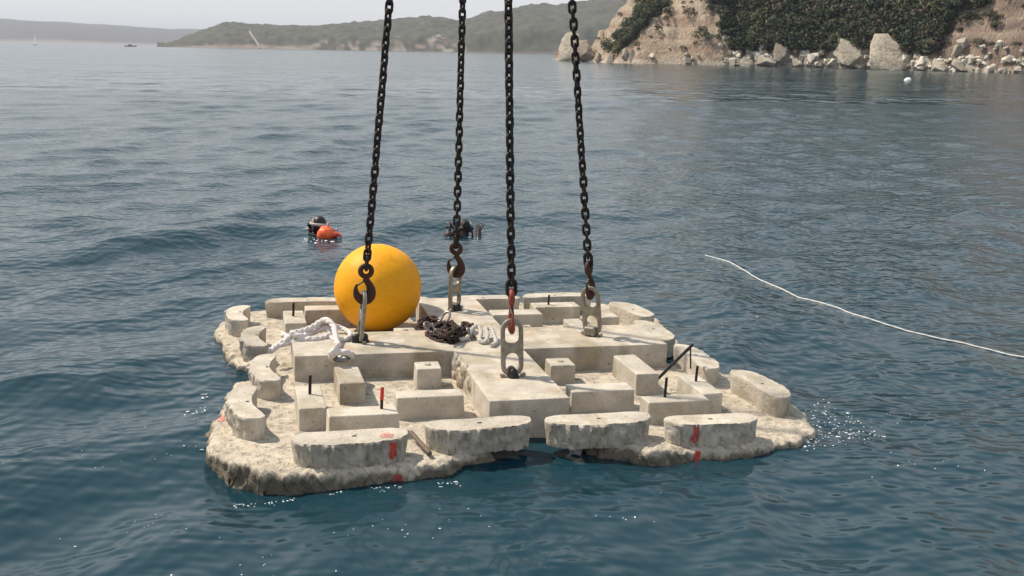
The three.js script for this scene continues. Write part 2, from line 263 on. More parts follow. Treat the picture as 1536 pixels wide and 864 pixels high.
{
  const pxOf = u => 826 + (2200 - 826) * Math.pow(u, 1.35);
  const g = gridMesh(620, 90, (u, v) => {
    const px = pxOf(u), s = 110 * Math.pow(v, 1.7), h = headland(px, s), y = h.P.y, n = fbm(h.P.x / 6, y / 4, h.P.z / 6, 4), gr = green(px, y, h.P.x, h.P.z);
    let c = mix3([0.35, 0.25, 0.175], [0.55, 0.465, 0.355], clamp(0.45 + n * 1.7 + (y > 12 ? 0.22 : -0.05), 0, 1));
    c = mix3(c, [0.27, 0.17, 0.125], 0.55 * smooth(0.55, 0.9, Math.sin(y * 2.1 + n * 4)) * smooth(2, 7, y)); c = mix3(c, [0.20, 0.14, 0.11], smooth(0.14, 0.24, fbm(h.P.x / 2.6, y / 2, h.P.z / 2.6, 3)) * 0.6);
    if (px > 1100) c = mix3([0.17, 0.12, 0.095], [0.36, 0.275, 0.21], clamp(0.4 + n * 1.4 + 0.45 * Math.sin(y * 1.9 + n * 3), 0, 1));
    if (y < 1.1 + n) c = mix3(c, [0.50, 0.44, 0.36], 0.6);
    c = mix3(c, mix3([0.09, 0.085, 0.06], [0.19, 0.16, 0.12], clamp(0.5 + n * 1.5, 0, 1)), gr * 0.9);
    return [h.P, c];
  });
  const m = landMat.clone(); const t = roughBump.clone(); t.repeat.set(1 / 9, 1 / 9); t.needsUpdate = true; m.bumpMap = t; m.bumpScale = 0.5;
  tag(obj('headland', g, m), 'tan eroded headland with scrub on top at the right', 'headland', null, 'structure');
  // scrub: clumps of small leaf faces
  const r = rng(31);
  const leafClump = seed => {
    const q = rng(seed), p = [], nn = [];
    for (let i = 0; i < 190; i++) {
      const a = q() * TAU, e = Math.asin(q() * 1.15 - 0.15), rad = 0.55 + 0.5 * q(), c = V(Math.cos(a) * Math.cos(e) * rad, Math.sin(e) * rad * 0.8 + 0.15, Math.sin(a) * Math.cos(e) * rad);
      const t = V(q() - 0.5, q() - 0.5, q() - 0.5).normalize(), b = t.clone().cross(V(q() - 0.5, q() - 0.5, q() - 0.5)).normalize(), s = 0.085 + 0.09 * q();
      const A = c.clone().addScaledVector(t, s), B = c.clone().addScaledVector(b, s * 0.7), C = c.clone().addScaledVector(t, -s), D = c.clone().addScaledVector(b, -s * 0.7);
      for (const k of [A, B, C, A, C, D]) { p.push(k.x, k.y, k.z); const nv = c.clone().normalize(); nn.push(nv.x, nv.y, nv.z); }
    }
    const gg = new THREE.BufferGeometry(); gg.setAttribute('position', new THREE.Float32BufferAttribute(p, 3)); gg.setAttribute('normal', new THREE.Float32BufferAttribute(nn, 3)); return gg;
  };
  const bushMat = new THREE.MeshPhysicalMaterial({ color: 0xffffff, roughness: 1, specularIntensity: 0.1, transmission: 0.4, thickness: 0, side: THREE.DoubleSide });
  const spots = [];
  for (let i = 0; i < 90000 && spots.length < 14000; i++) {
    const px = 870 + r() * 760, s = 2 + 68 * r() * r(), h = headland(px, s); if (h.P.y < 0.8) continue;
    if (r() > green(px, h.P.y, h.P.x, h.P.z) * 0.95 + 0.012) continue;
    spots.push([h.P, (px > 1095 ? 0.7 : 0.5) + 1.5 * Math.pow(r(), 3)]);
  }
  for (let k = 0; k < 3; k++) {
    const list = spots.filter((_, i) => i % 3 === k), im = new THREE.InstancedMesh(leafClump(900 + k), bushMat, list.length), d = new THREE.Object3D(), c = new THREE.Color();
    list.forEach(([P, s], i) => {
      d.position.copy(P).add(V(0, s * 0.25, 0)); d.rotation.set((r() - 0.5) * 0.4, r() * TAU, (r() - 0.5) * 0.4); d.scale.set(s * (0.8 + 0.5 * r()), s * (0.7 + 0.7 * r()), s * (0.8 + 0.5 * r())); d.updateMatrix(); im.setMatrixAt(i, d.matrix);
      const t = r(), w = clamp(0.55 + fbm(P.x / 11, P.y / 8, P.z / 14, 3) * 3, 0.05, 1.2); c.setRGB(lerp(0.085, 0.22, t * w), lerp(0.108, 0.245, t * w), lerp(0.074, 0.13, t * w)); if (r() < 0.12) c.setRGB(0.15 + 0.08 * t, 0.13 + 0.06 * t, 0.09 + 0.05 * t); im.setColorAt(i, c);
    });
    im.name = numbered('scrub'); im.castShadow = im.receiveShadow = true; scene.add(im);
    tag(im, 'dark green scrub covering the headland slope', 'scrub', null, 'stuff');
  }
}
// boulders along the foot of the headland
{
  const rockMat = [[0.72, 0.66, 0.56], [0.78, 0.72, 0.62], [0.54, 0.49, 0.43], [0.60, 0.51, 0.42]].map(c => { const t = roughBump.clone(); t.repeat.set(0.5, 0.5); t.needsUpdate = true; const tm = roughMap.clone(); tm.repeat.set(0.25, 0.25); tm.needsUpdate = true; return std({ color: lin(...c), roughness: 0.95, bumpMap: t, bumpScale: 0.25, map: tm }); });
  function rockGeo(seed, sharp) {
    const q = rng(seed), pts = [];
    for (let i = 0; i < 26; i++) { const v = V(q() * 2 - 1, q() * 2 - 1, q() * 2 - 1); v.normalize(); const m = Math.max(Math.abs(v.x), Math.abs(v.y), Math.abs(v.z)); v.multiplyScalar(lerp(1, 1 / m, sharp) * (0.8 + 0.2 * q())); v.x = clamp(v.x, -1, 1); v.y = clamp(v.y, -1, 1); v.z = clamp(v.z, -1, 1); pts.push(v); }
    let g = new ConvexGeometry(pts); g.deleteAttribute('normal'); g = mergeVertices(g, 1e-4);
    // split the faces twice and roughen
    let ng = g.toNonIndexed();
    for (let k = 0; k < 2; k++) { const p = ng.attributes.position, o = [], a = V(), b = V(), c = V(); for (let i = 0; i < p.count; i += 3) { a.fromBufferAttribute(p, i); b.fromBufferAttribute(p, i + 1); c.fromBufferAttribute(p, i + 2); const ab = a.clone().lerp(b, 0.5), bc = b.clone().lerp(c, 0.5), ca = c.clone().lerp(a, 0.5); for (const t of [a, ab, ca, ab, b, bc, ca, bc, c, ab, bc, ca]) o.push(t.x, t.y, t.z); } ng = new THREE.BufferGeometry(); ng.setAttribute('position', new THREE.Float32BufferAttribute(o, 3)); }
    const p = ng.attributes.position; for (let i = 0; i < p.count; i++) { const v = V().fromBufferAttribute(p, i), f = 1 + 0.16 * fbm(v.x * 2.2 + seed, v.y * 2.2, v.z * 2.2, 3); const tp = 1 - 0.2 * clamp(v.y + 0.3, 0, 1.3); p.setXYZ(i, v.x * f * tp, v.y * f, v.z * f * tp - 0.45 * v.y); }
    ng = toCreasedNormals(ng, 0.6); return metricUV(ng);
  }
  const rocks = [rockGeo(1, 0.5), rockGeo(2, 0.2), rockGeo(3, 0.7), rockGeo(4, 0.35), rockGeo(5, 0.6)];
  const list = [ // x0, x1, top, bottom in the photograph, shape, tone, label
    [834, 872, 49, 92, 0, 1, 'tall pale sea rock standing at the tip of the headland'], [856, 892, 60, 94, 3, 3, 'brown rock leaning behind the sea rock at the headland tip'],
    [1120, 1158, 52, 84, 0, 0, 'large pale block high on the shore right of the tan cliff'], [1098, 1124, 54, 80, 4, 2, 'grey angular rock left of the large pale block on the slope'],
    [1131, 1168, 78, 100, 1, 1, 'wide rounded pale boulder at the water below the large pale block'], [1158, 1186, 63, 98, 3, 2, 'grey upright boulder right of the rounded pale boulder'],
    [1094, 1114, 82, 100, 2, 1, 'small pale boulder at the right foot of the tan cliff'], [1110, 1133, 84, 101, 4, 0, 'low pale rock between the cliff foot and the rounded boulder'], [1186, 1208, 86, 102, 1, 1, 'low pale boulder just right of the grey upright boulder'], [1204, 1222, 80, 101, 3, 0, 'second small boulder right of the grey upright boulder'], [1216, 1236, 84, 102, 2, 3, 'brownish small boulder left of the pale pointed boulder'], [1238, 1259, 75, 102, 0, 0, 'pale pointed boulder just left of the two biggest shore boulders'],
    [1252, 1300, 58, 106, 3, 0, 'big sloping grey white boulder, left of the two biggest on the shore'], [1294, 1368, 50, 107, 4, 0, 'biggest boulder on the shore with a bright pale cap'], [1276, 1306, 86, 106, 1, 1, 'small pale rock in front of the big sloping boulder'], [1302, 1330, 88, 107, 2, 1, 'small pale rock in front of the biggest boulder, left half'],
    [1372, 1398, 84, 109, 3, 0, 'pale rock on the right side of the biggest boulder'], [1393, 1428, 85, 112, 1, 1, 'bright white rounded boulder at the waterline right of the biggest boulder'], [1424, 1452, 84, 110, 2, 1, 'small boulder close right of the bright rounded boulder'], [1448, 1480, 88, 112, 0, 1, 'bright pale blocky boulder, rightmost of the large ones at the waterline'], [1474, 1492, 88, 112, 4, 0, 'small block at the right end of the bright boulder row'], [1404, 1416, 82, 92, 1, 1, 'small pale stone perched above the bright rounded boulder'],
    [1226, 1240, 92, 103, 1, 1, 'tiny pale stone between the brownish boulder and its left neighbour'], [1336, 1352, 96, 108, 4, 2, 'dark small stone at the foot of the biggest boulder'], [1518, 1540, 98, 115, 3, 3, 'brown rock at the far right end of the shore'], [1084, 1098, 92, 101, 3, 1, 'tiny pale stone where the tan cliff meets the boulders'], [932, 944, 72, 95, 2, 1, 'narrow pale pinnacle in the lower gully of the cliff'], [944, 952, 74, 95, 0, 1, 'second narrow pinnacle, right beside the first in the gully'], [910, 922, 82, 96, 4, 1, 'small pale rock at the left foot of the cliff'], [892, 902, 78, 95, 1, 1, 'pale stone at the waterline behind the headland tip rock'],
  ];
  list.forEach(([x0, x1, t, b, k, m, label], i) => {
    const cx = (x0 + x1) / 2, d = -shoreAt(cx).z + (b < shorePy(cx) - 8 ? 14 : 1), lo = atDepth(cx, b, d), w = (x1 - x0) / FPX * d, h = (b - t) / FPX * d;
    const o = obj('boulder', rocks[k], rockMat[m]); o.position.set(lo.x, lo.y + h * 0.47, lo.z); o.scale.set(w * 0.55, h * 0.56, w * 0.55); o.rotation.y = Math.sin(i * 1.7) * 0.5;
    tag(o, label, 'boulder');
  });
}
{ // loose stones between the boulders
  const r = rng(71), q = new ConvexGeometry(Array.from({ length: 13 }, () => V(r() - 0.5, r() - 0.5, r() - 0.5).normalize().multiplyScalar(0.85 + 0.3 * r())));
  const im = new THREE.InstancedMesh(q, std({ color: 0xffffff, roughness: 0.95 }), 330), d = new THREE.Object3D(), c = new THREE.Color();
  for (let i = 0; i < 330; i++) { const px = 1080 + 470 * r() - (i % 9 === 0 ? 190 * r() : 0), h = headland(px, 0.4 + 4.5 * r() * r()), s = 0.28 + (i % 3 ? 0.75 : 1.35) * Math.pow(r(), 1.8); d.position.set(h.P.x, Math.max(h.P.y, 0.1) + s * 0.2, h.P.z + 0.5); d.rotation.set(r() * 6, r() * 6, r() * 6); d.scale.set(s, s * (0.7 + 0.6 * r()), s); d.updateMatrix(); im.setMatrixAt(i, d.matrix); const t = r(); c.setRGB(lerp(0.30, 0.66, t), lerp(0.265, 0.61, t), lerp(0.215, 0.52, t)); im.setColorAt(i, c); }
  im.name = 'shore_stones'; im.castShadow = im.receiveShadow = true; scene.add(im); tag(im, 'loose pale stones strewn along the foot of the headland', 'stones', null, 'stuff');
}
// far off on the water
{
  const white = std({ color: lin(0.85, 0.85, 0.83), roughness: 0.6, side: THREE.DoubleSide }), dark = std({ color: lin(0.10, 0.10, 0.11), roughness: 0.6 });
  const P = atHeight(53, 66.6, SEA), L = atDepth(53, 66, 1300), b = thing('sailing_boat', 'tiny white sailing boat off the hazy shore at the far left', 'sailing boat', [L.x, SEA, L.z]);
  const hullShape = (l, w, h) => { const g = gridMesh(16, 8, (u, v) => { const a = (v - 0.5) * Math.PI, W = w * Math.pow(Math.sin(Math.PI * clamp(u * 0.8 + 0.16, 0, 1)), 0.7); return [V((u - 0.5) * l, -Math.cos(a) * h + h * 0.7 + (u > 0.7 ? (u - 0.7) * h * 0.8 : 0), Math.sin(a) * W / 2), [1, 1, 1]]; }); return g; };
  obj('hull', hullShape(9, 2.8, 1.6), white, b); obj('mast', moved(new THREE.CylinderGeometry(0.07, 0.11, 13, 8), 0.6, 7.4, 0), white, b);
  b.rotation.y = -0.8; const cloth = new THREE.MeshPhysicalMaterial({ color: lin(0.86, 0.86, 0.84), roughness: 0.9, transmission: 0.4, thickness: 0, side: THREE.DoubleSide });
  const sail = (x0, x1, h, n) => { const g = gridMesh(6, 8, (u, v) => [V(lerp(x0, lerp(x1, x0, v), u), 1.8 + v * h, Math.sin(u * Math.PI) * 0.45 * (1 - v) + 0.03), [1, 1, 1]]); obj(n, g, cloth, b); };
  sail(0.5, -3.9, 11.6, 'main_sail'); sail(0.8, 4.2, 9.5, 'jib');
  const Q = atDepth(196, 69, 1500), k = thing('motor_boat', 'low dark boat far out on the bay, left of the small hill', 'boat', [Q.x, SEA, Q.z]);
  obj('hull', hullShape(16, 3.6, 1.8), dark, k); obj('cabin', [moved(new RoundedBoxGeometry(5, 1.3, 2.4, 2, 0.3), -1, 1.7, 0), moved(new RoundedBoxGeometry(2.4, 0.8, 2, 2, 0.2), -1.4, 2.6, 0)], dark, k);
  const M = atHeight(1362, 121, SEA), u = thing('marker_buoy', 'white floating marker buoy off the headland boulders', 'buoy', [M.x, SEA, M.z]);
  const body = new THREE.LatheGeometry([[0, -0.35], [0.25, -0.32], [0.45, -0.15], [0.5, 0.05], [0.45, 0.25], [0.3, 0.42], [0.12, 0.5], [0, 0.5]].map(q => new THREE.Vector2(...q)), 28); obj('float_body', body.rotateZ(0.9).scale(0.9, 0.72, 0.8), white, u);
  obj('eye', moved(new THREE.TorusGeometry(0.1, 0.03, 8, 20), -0.34, 0.27, 0), darkMetal, u);
}

// ---------------------------------------------------------------- the concrete reef module
const RC = V(-0.262, 0, -8.685), YAW = 14 * Math.PI / 180, TOP = 0.37, SLAB = 0.17;
const reef = thing('artificial_reef', 'pale concrete reef module with a raised cross, hung from four chains at the water', 'artificial reef', [RC.x, 0, RC.z]);
reef.rotation.order = 'YXZ'; reef.rotation.set(0, YAW, -0.016); reef.updateMatrixWorld(true);
const W = (x, y, z) => reef.localToWorld(V(x, y, z));
const toLocal = p => reef.worldToLocal(p.clone());
{ // base slab, a lobed plate with broken edges
  const half = [[0.27, 1.5], [0.27, 2.0], [0.57, 2.09], [0.65, 2.19], [1.0, 2.24], [1.4, 2.24], [1.75, 2.17], [1.98, 1.98], [2.08, 1.7], [2.1, 1.3], [2.04, 0.95], [2.0, 0.6], [1.92, 0.25], [1.62, 0.18]];
  const q = [...half, ...half.slice().reverse().map(([x, z]) => [x, -z * 0.97])], poly = [...q, ...q.slice().reverse().map(([x, z]) => [-x - (Math.abs(z) > 0.4 ? 0.03 : 0), z])];
  const sd = (x, z) => { let d = 1e9, s = 1; for (let i = 0, j = poly.length - 1; i < poly.length; j = i++) { const [ax, az] = poly[i], [bx, bz] = poly[j], ex = bx - ax, ez = bz - az, wx = x - ax, wz = z - az, t = clamp((wx * ex + wz * ez) / (ex * ex + ez * ez), 0, 1), px = wx - ex * t, pz = wz - ez * t; d = Math.min(d, px * px + pz * pz); const c1 = z >= az, c2 = z < bz, c3 = ex * wz > ez * wx; if ((c1 && c2 && c3) || (!c1 && !c2 && !c3)) s = -s; } return s * Math.sqrt(d); };
  const st = 0.0155, nx = Math.ceil(4.5 / st), nz = Math.ceil(4.8 / st), id = new Int32Array((nx + 1) * (nz + 1)).fill(-1), p = [], uv = [], c = [], idx = [], D = new Float32Array((nx + 1) * (nz + 1));
  for (let j = 0; j <= nz; j++) for (let i = 0; i <= nx; i++) {
    const x = -2.25 + i * st, z = -2.4 + j * st;
    const d = sd(x, z) + fbm(x * 1.6, 2, z * 1.6, 3) * 0.10 + fbm(x * 7, 5, z * 7, 3) * 0.05 + 0.025; D[j * (nx + 1) + i] = d;
  }
  for (let j = 0; j <= nz; j++) for (let i = 0; i <= nx; i++) {
    const k = j * (nx + 1) + i, d = D[k]; if (d > 0.19) continue;
    const x = -2.25 + i * st, z = -2.4 + j * st, edge = smooth(-0.22, 0.0, d), lump = fbm(x * 5, 1, z * 5, 4), fine = fbm(x * 26, 4, z * 26, 3), grit = fbm(x * 60, 7, z * 60, 2);
    let gx = (D[k + 1] ?? d) - (D[k - 1] ?? d), gz = (D[k + nx + 1] ?? d) - (D[k - nx - 1] ?? d); const gl = Math.hypot(gx, gz) || 1; gx /= gl; gz /= gl;
    const dn = clamp(d / 0.19, 0, 1), drop = dn * 0.30, y = SLAB - 0.018 * Math.pow(smooth(-0.07, 0.01, d), 2) + lump * (0.007 + 0.02 * edge) + fine * (0.004 + 0.022 * edge) + grit * 0.012 * edge - drop;
    const back = d > 0 ? -d * 0.86 : 0, push = back + (fbm(x * 7, y * 9, z * 7, 3) * 0.035 + fbm(x * 20, y * 24 + 3, z * 20, 3) * 0.042 + fbm(x * 55, y * 60, z * 55, 2) * 0.028) * smooth(-0.03, 0.04, d);
    id[k] = p.length / 3; p.push(x + gx * push, y, z + gz * push); uv.push(x / 1.4 + y * 0.6, z / 1.4 + y * 0.6);
    const wet = smooth(-0.015, 0.015, SEA + 0.028 + 0.09 * fbm(x * 6, y * 6, z * 6, 3) + 0.05 * fine - y), t = lerp(1, 0.34, wet); c.push(t, t * lerp(1, 0.98, wet), t * lerp(1, 0.93, wet));
  }
  for (let j = 0; j < nz; j++) for (let i = 0; i < nx; i++) { const a = id[j * (nx + 1) + i], b = id[j * (nx + 1) + i + 1], e = id[(j + 1) * (nx + 1) + i], f = id[(j + 1) * (nx + 1) + i + 1]; if (a < 0 || b < 0 || e < 0 || f < 0) continue; idx.push(a, e, b, b, e, f); }
  const g = new THREE.BufferGeometry(); g.setAttribute('position', new THREE.Float32BufferAttribute(p, 3)); g.setAttribute('uv', new THREE.Float32BufferAttribute(uv, 2)); vc(g, c); g.setIndex(idx); g.computeVertexNormals();
  obj('base_slab', g, slabMat, reef);
}
{ // the cross
  const a = 0.28, b = 0.34, X = 1.5, Z = 1.62, s = new THREE.Shape([[-a, Z], [a, Z], [a, b], [X, b], [X, -b], [a, -b], [a, -1.55], [-a, -1.55], [-a, -b], [-X, -b], [-X, b], [-a, b]].map(([x, z]) => new THREE.Vector2(x, -z)));
  let g = new THREE.ExtrudeGeometry(s, { depth: TOP + 0.06 - 0.016, bevelEnabled: true, bevelSize: 0.008, bevelThickness: 0.008, bevelOffset: -0.008, bevelSegments: 2, steps: 1 }); g.rotateX(-Math.PI / 2); g.translate(0, -0.06 + 0.008, 0);
  obj('cross_beam', metricUV(g, 1 / 1.3), crossMat, reef);
  // lumps of spilt concrete down the inner corner of the front arm
  const r = rng(8), L = [];
  for (let i = 0; i < 30; i++) { const t = r(), q = new THREE.IcosahedronGeometry(0.018 + 0.03 * r(), 2), p = q.attributes.position; for (let k = 0; k < p.count; k++) { const v = V().fromBufferAttribute(p, k), f = 1 + 0.5 * fbm(v.x * 40 + i, v.y * 40, v.z * 40, 2); p.setXYZ(k, v.x * f, v.y * f, v.z * f); } L.push(q.scale(0.7, 1.2, 1.3).translate(-a - 0.008 * r() + 0.004, lerp(SLAB, TOP - 0.01, Math.pow(r(), 0.8)), lerp(0.37, 0.98, t * t))); }
  const m = mergeGeometries(L.map(x => x.toNonIndexed())); m.computeVertexNormals(); obj('spilt_concrete', metricUV(toCreasedNormals(m, 1.2)), castMats[2], reef);
}
// blocks on the plate: x0, x1, z0, z1, top
const blocks = [
  [-1.53, -1.35, 0.96, 1.46, 0.325, 1], [-1.35, -0.90, 1.50, 1.68, 0.335, 1], [-1.22, -1.04, 0.52, 0.95, 0.33, 0], [-0.86, -0.40, 1.19, 1.34, 0.33, 0], [-0.615, -0.43, 0.47, 0.66, 0.33, 0],
  [0.42, 0.61, 0.49, 0.68, 0.325, 0], [0.38, 0.84, 1.19, 1.37, 0.33, 0], [0.98, 1.16, 0.50, 1.03, 0.335, 0], [0.83, 1.285, 1.53, 1.69, 0.33, 1], [1.29, 1.44, 1.08, 1.56, 0.335, 1],
  [-1.52, -1.34, -1.34, -0.86, 0.33, 1], [-1.32, -0.92, -1.50, -1.32, 0.335, 0], [0.34, 0.80, -1.18, -0.97, 0.33, 0], [0.80, 1.24, -1.42, -1.22, 0.335, 1], [1.30, 1.47, -1.05, -0.76, 0.335, 0], [0.93, 1.08, -0.74, -0.48, 0.335, 0], [-0.62, -0.44, -0.64, -0.46, 0.32, 0], [0.42, 0.60, -0.66, -0.48, 0.31, 0],
];
blocks.forEach(([x0, x1, z0, z1, top], i) => {
  const bot = SLAB - 0.04, g = new RoundedBoxGeometry(x1 - x0, top - bot, z1 - z0, 3, 0.011), p = g.attributes.position, h = (top - bot) / 2, cube = Math.abs((x1 - x0) - (z1 - z0)) < 0.03;
  for (let k = 0; k < p.count; k++) { const x = p.getX(k), y = p.getY(k), z = p.getZ(k), t = 1 + 0.03 * (h - y) / (2 * h) + 0.01; p.setXYZ(k, x * t + 0.004 * N3(x * 9 + i, y * 9, z * 9), y + (y > h * 0.8 ? 0.005 * N3(x * 6 + i, 3, z * 6) : 0), z * t + 0.004 * N3(z * 9, x * 9 + i, y * 9)); }
  const m = obj('block', metricUV(g, 1 / 1.3, i * 0.37), castMats[i % 3], reef); m.position.set((x0 + x1) / 2, (top + bot) / 2, (z0 + z1) / 2); m.rotation.y = (rng(i + 3)() - 0.5) * 0.05;
  if (cube) obj('lifting_stud', new THREE.CylinderGeometry(0.022, 0.03, 0.012, 16).translate(0, h + 0.003, 0), castMats[2], m);
});
// crescent stones round the rim: centre x, z, outward turn, length, width, hollow
const PITHOLE = 0.018;
function crescentGeo(L, Wd, hollow, seed) {
  const n = 96, out = [], top = 0.322 - SLAB, bottom = -0.014, r = rng(seed), o1 = r() * 20;
  for (let i = 0; i < n; i++) { const t = i / n; if (t < 0.56) { const a = lerp(-1, 1, t / 0.56), u = a * L / 2; out.push([u * (1 - 0.03 * a * a), -Wd * 0.05 + Wd * 0.55 * Math.pow(Math.max(0, 1 - Math.pow(Math.abs(a), 3.2)), 0.62), 1]); } else { const a = lerp(1, -1, (t - 0.56) / 0.44), e = Math.pow(Math.abs(a), 6); out.push([a * L / 2 * 0.985, -Wd * 0.45 + hollow * Math.pow(Math.max(0, 1 - a * a * 1.25), 1) + e * Wd * 0.30, 0]); } }
  const rings = 12, pos = [], col = [], idx = [];
  for (let k = 0; k <= rings; k++) for (let i = 0; i < n; i++) {
    const f = Math.min(k / (rings - 1), 1), [u, v, rough] = out[i], y = k === rings ? top : lerp(bottom, top - 0.012, f), taper = lerp(0.90, 1, Math.pow(f, 0.7)) * (k === rings ? 0.975 : 1);
    const rg = rough * smooth(1, 0.8, Math.abs(u) / (L / 2)) * 0.8 + rough * 0.2, nn = fbm(u * 9 + o1, y * 5, v * 9, 3) * 0.045 + fbm(u * 38 + o1, y * 12, v * 38, 3) * 0.040;
    const off = (rg + 0.12) * (k === rings ? 0.5 : 1) * nn, ov = rough ? 1 : -1;
    pos.push(u * lerp(0.95, 1, f) * (k === rings ? 0.985 : 1), y + (k === rings ? fbm(u * 6, 1, v * 6 + o1, 2) * 0.006 : 0), v * taper + off * ov); const q = rough * (k === rings ? 0 : 1) * clamp(0.7 + fbm(u * 14 + o1, y * 8, v * 14, 3) * 2.2, 0, 1), t = 1 - 0.13 * q; col.push(t, t * lerp(1, 1.01, q), t * lerp(1, 1.02, q));
  }
  for (let k = 0; k < rings; k++) for (let i = 0; i < n; i++) { const a = k * n + i, b = k * n + (i + 1) % n; idx.push(a, b, a + n, b, b + n, a + n); }
  // top with a small drilled hole
  const base = rings * n, contour = out.map((_, i) => new THREE.Vector2(pos[(base + i) * 3], pos[(base + i) * 3 + 2])), hx = (r() - 0.5) * 0.06, hz = Wd * 0.02, hole = [];
  for (let i = 0; i < 14; i++) hole.push(new THREE.Vector2(hx + Math.cos(i / 14 * TAU) * PITHOLE, hz + Math.sin(i / 14 * TAU) * PITHOLE * 0.8));
  const start = pos.length / 3; hole.forEach(h => { pos.push(h.x, top, h.y); col.push(1, 1, 1); });
  const map = i => i < n ? base + i : start + i - n;
  for (const [a, b, c] of THREE.ShapeUtils.triangulateShape(contour, [hole])) idx.push(map(a), map(c), map(b));
  const low = pos.length / 3; hole.forEach(h => { pos.push(h.x, top - 0.05, h.y); col.push(0.5, 0.5, 0.5); }); pos.push(hx, top - 0.05, hz); col.push(0.5, 0.5, 0.5);
  for (let i = 0; i < 14; i++) { const j = (i + 1) % 14; idx.push(start + i, start + j, low + i, start + j, low + j, low + i, low + i, low + j, low + 14); }
  let g = new THREE.BufferGeometry(); g.setAttribute('position', new THREE.Float32BufferAttribute(pos, 3)); vc(g, col); g.setIndex(idx); g = g.toNonIndexed(); g = toCreasedNormals(g, 0.75);
  // make sure faces look outward
  return metricUV(g, 1 / 1.1, seed * 0.31);
}
const HP = Math.PI / 2, stones = [
  [-1.245, 2.03, 0.03, 0.75, 0.28, 0.02], [-0.41, 1.90, 0.05, 0.74, 0.26, 0.02], [0.39, 1.93, 0.0, 0.76, 0.26, 0.02], [1.14, 2.05, -0.03, 0.68, 0.24, 0.02],
  [1.85, 1.33, HP + 0.06, 0.76, 0.25, 0.03], [1.67, 0.55, HP - 0.02, 0.78, 0.22, 0.03], [1.64, -0.32, HP, 0.75, 0.24, 0.03], [1.72, -1.12, HP + 0.18, 0.68, 0.26, 0.03],
  [-1.85, 1.25, -HP + 0.06, 0.76, 0.27, 0.10], [-1.70, 0.43, -HP + 0.02, 0.76, 0.25, 0.10], [-1.76, -0.50, -HP, 0.70, 0.26, 0.11], [-1.89, -1.34, -HP - 0.05, 0.62, 0.26, 0.10],
  [-1.30, -1.79, Math.PI, 0.76, 0.24, 0.05], [-0.45, -1.74, Math.PI, 0.72, 0.24, 0.05], [0.42, -1.73, Math.PI, 0.74, 0.24, 0.05], [1.17, -1.77, Math.PI, 0.74, 0.25, 0.05],
];
const stoneMeshes = stones.map(([x, z, turn, L, w, hol], i) => { const m = obj('crescent_stone', crescentGeo(L, w, hol, 40 + i), stoneMats[i % 3], reef); m.position.set(x, SLAB, z); m.rotation.y = turn; return m; });
reef.updateMatrixWorld(true);
// reinforcing bars left standing in the blocks
for (const [x, z, h, red] of [[-1.44, 1.16, 0.14, 0], [-1.0, 1.57, 0.16, 1], [0.99, 1.58, 0.15, 0], [1.36, 1.26, 0.13, 0], [-1.44, -1.12, 0.13, 0], [0.95, -1.31, 0.11, 0], [-1.03, -0.2, 0.0, 0]]) {
  if (!h) continue; const m = obj('reinforcing_bar', sweep([V(0, 0, 0), V(0.002, h * 0.5, 0), V(0.004, h, 0.003)], 0.0105, { n: 8 }), red ? hookMat : darkMetal, reef); m.position.set(x, 0.32, z);
  if (red) obj('painted_tip', sweep([V(0.002, h * 0.5, 0), V(0.004, h, 0.003)], 0.0125, { n: 6 }), redPaint, m);
}
{ const a = toLocal(atHeight(972, 583, 0.2)), b = toLocal(atHeight(1039, 517, 0.46)), e = toLocal(atHeight(1036, 553, 0.30)); obj('bent_bar', [sweep([a, a.clone().lerp(b, 0.5).add(V(0.01, 0.012, 0)), b], 0.0125, { n: 20 }), sweep([b.clone().lerp(a, 0.05), b.clone().lerp(e, 0.5).add(V(-0.01, 0, 0)), e], 0.006, { n: 12 })], darkMetal, reef); }
{ const a = W(-0.835, 0.235, 1.78), b = W(-0.765, 0.205, 2.10), m = obj('pipe', sweep([a, a.clone().lerp(b, 0.5), b], 0.016, { n: 10 }), std({ color: lin(0.22, 0.18, 0.14), map: rustMap, roughness: 0.8 })); tag(m, 'short brown pipe lying on the slab between two front crescent stones', 'pipe'); }
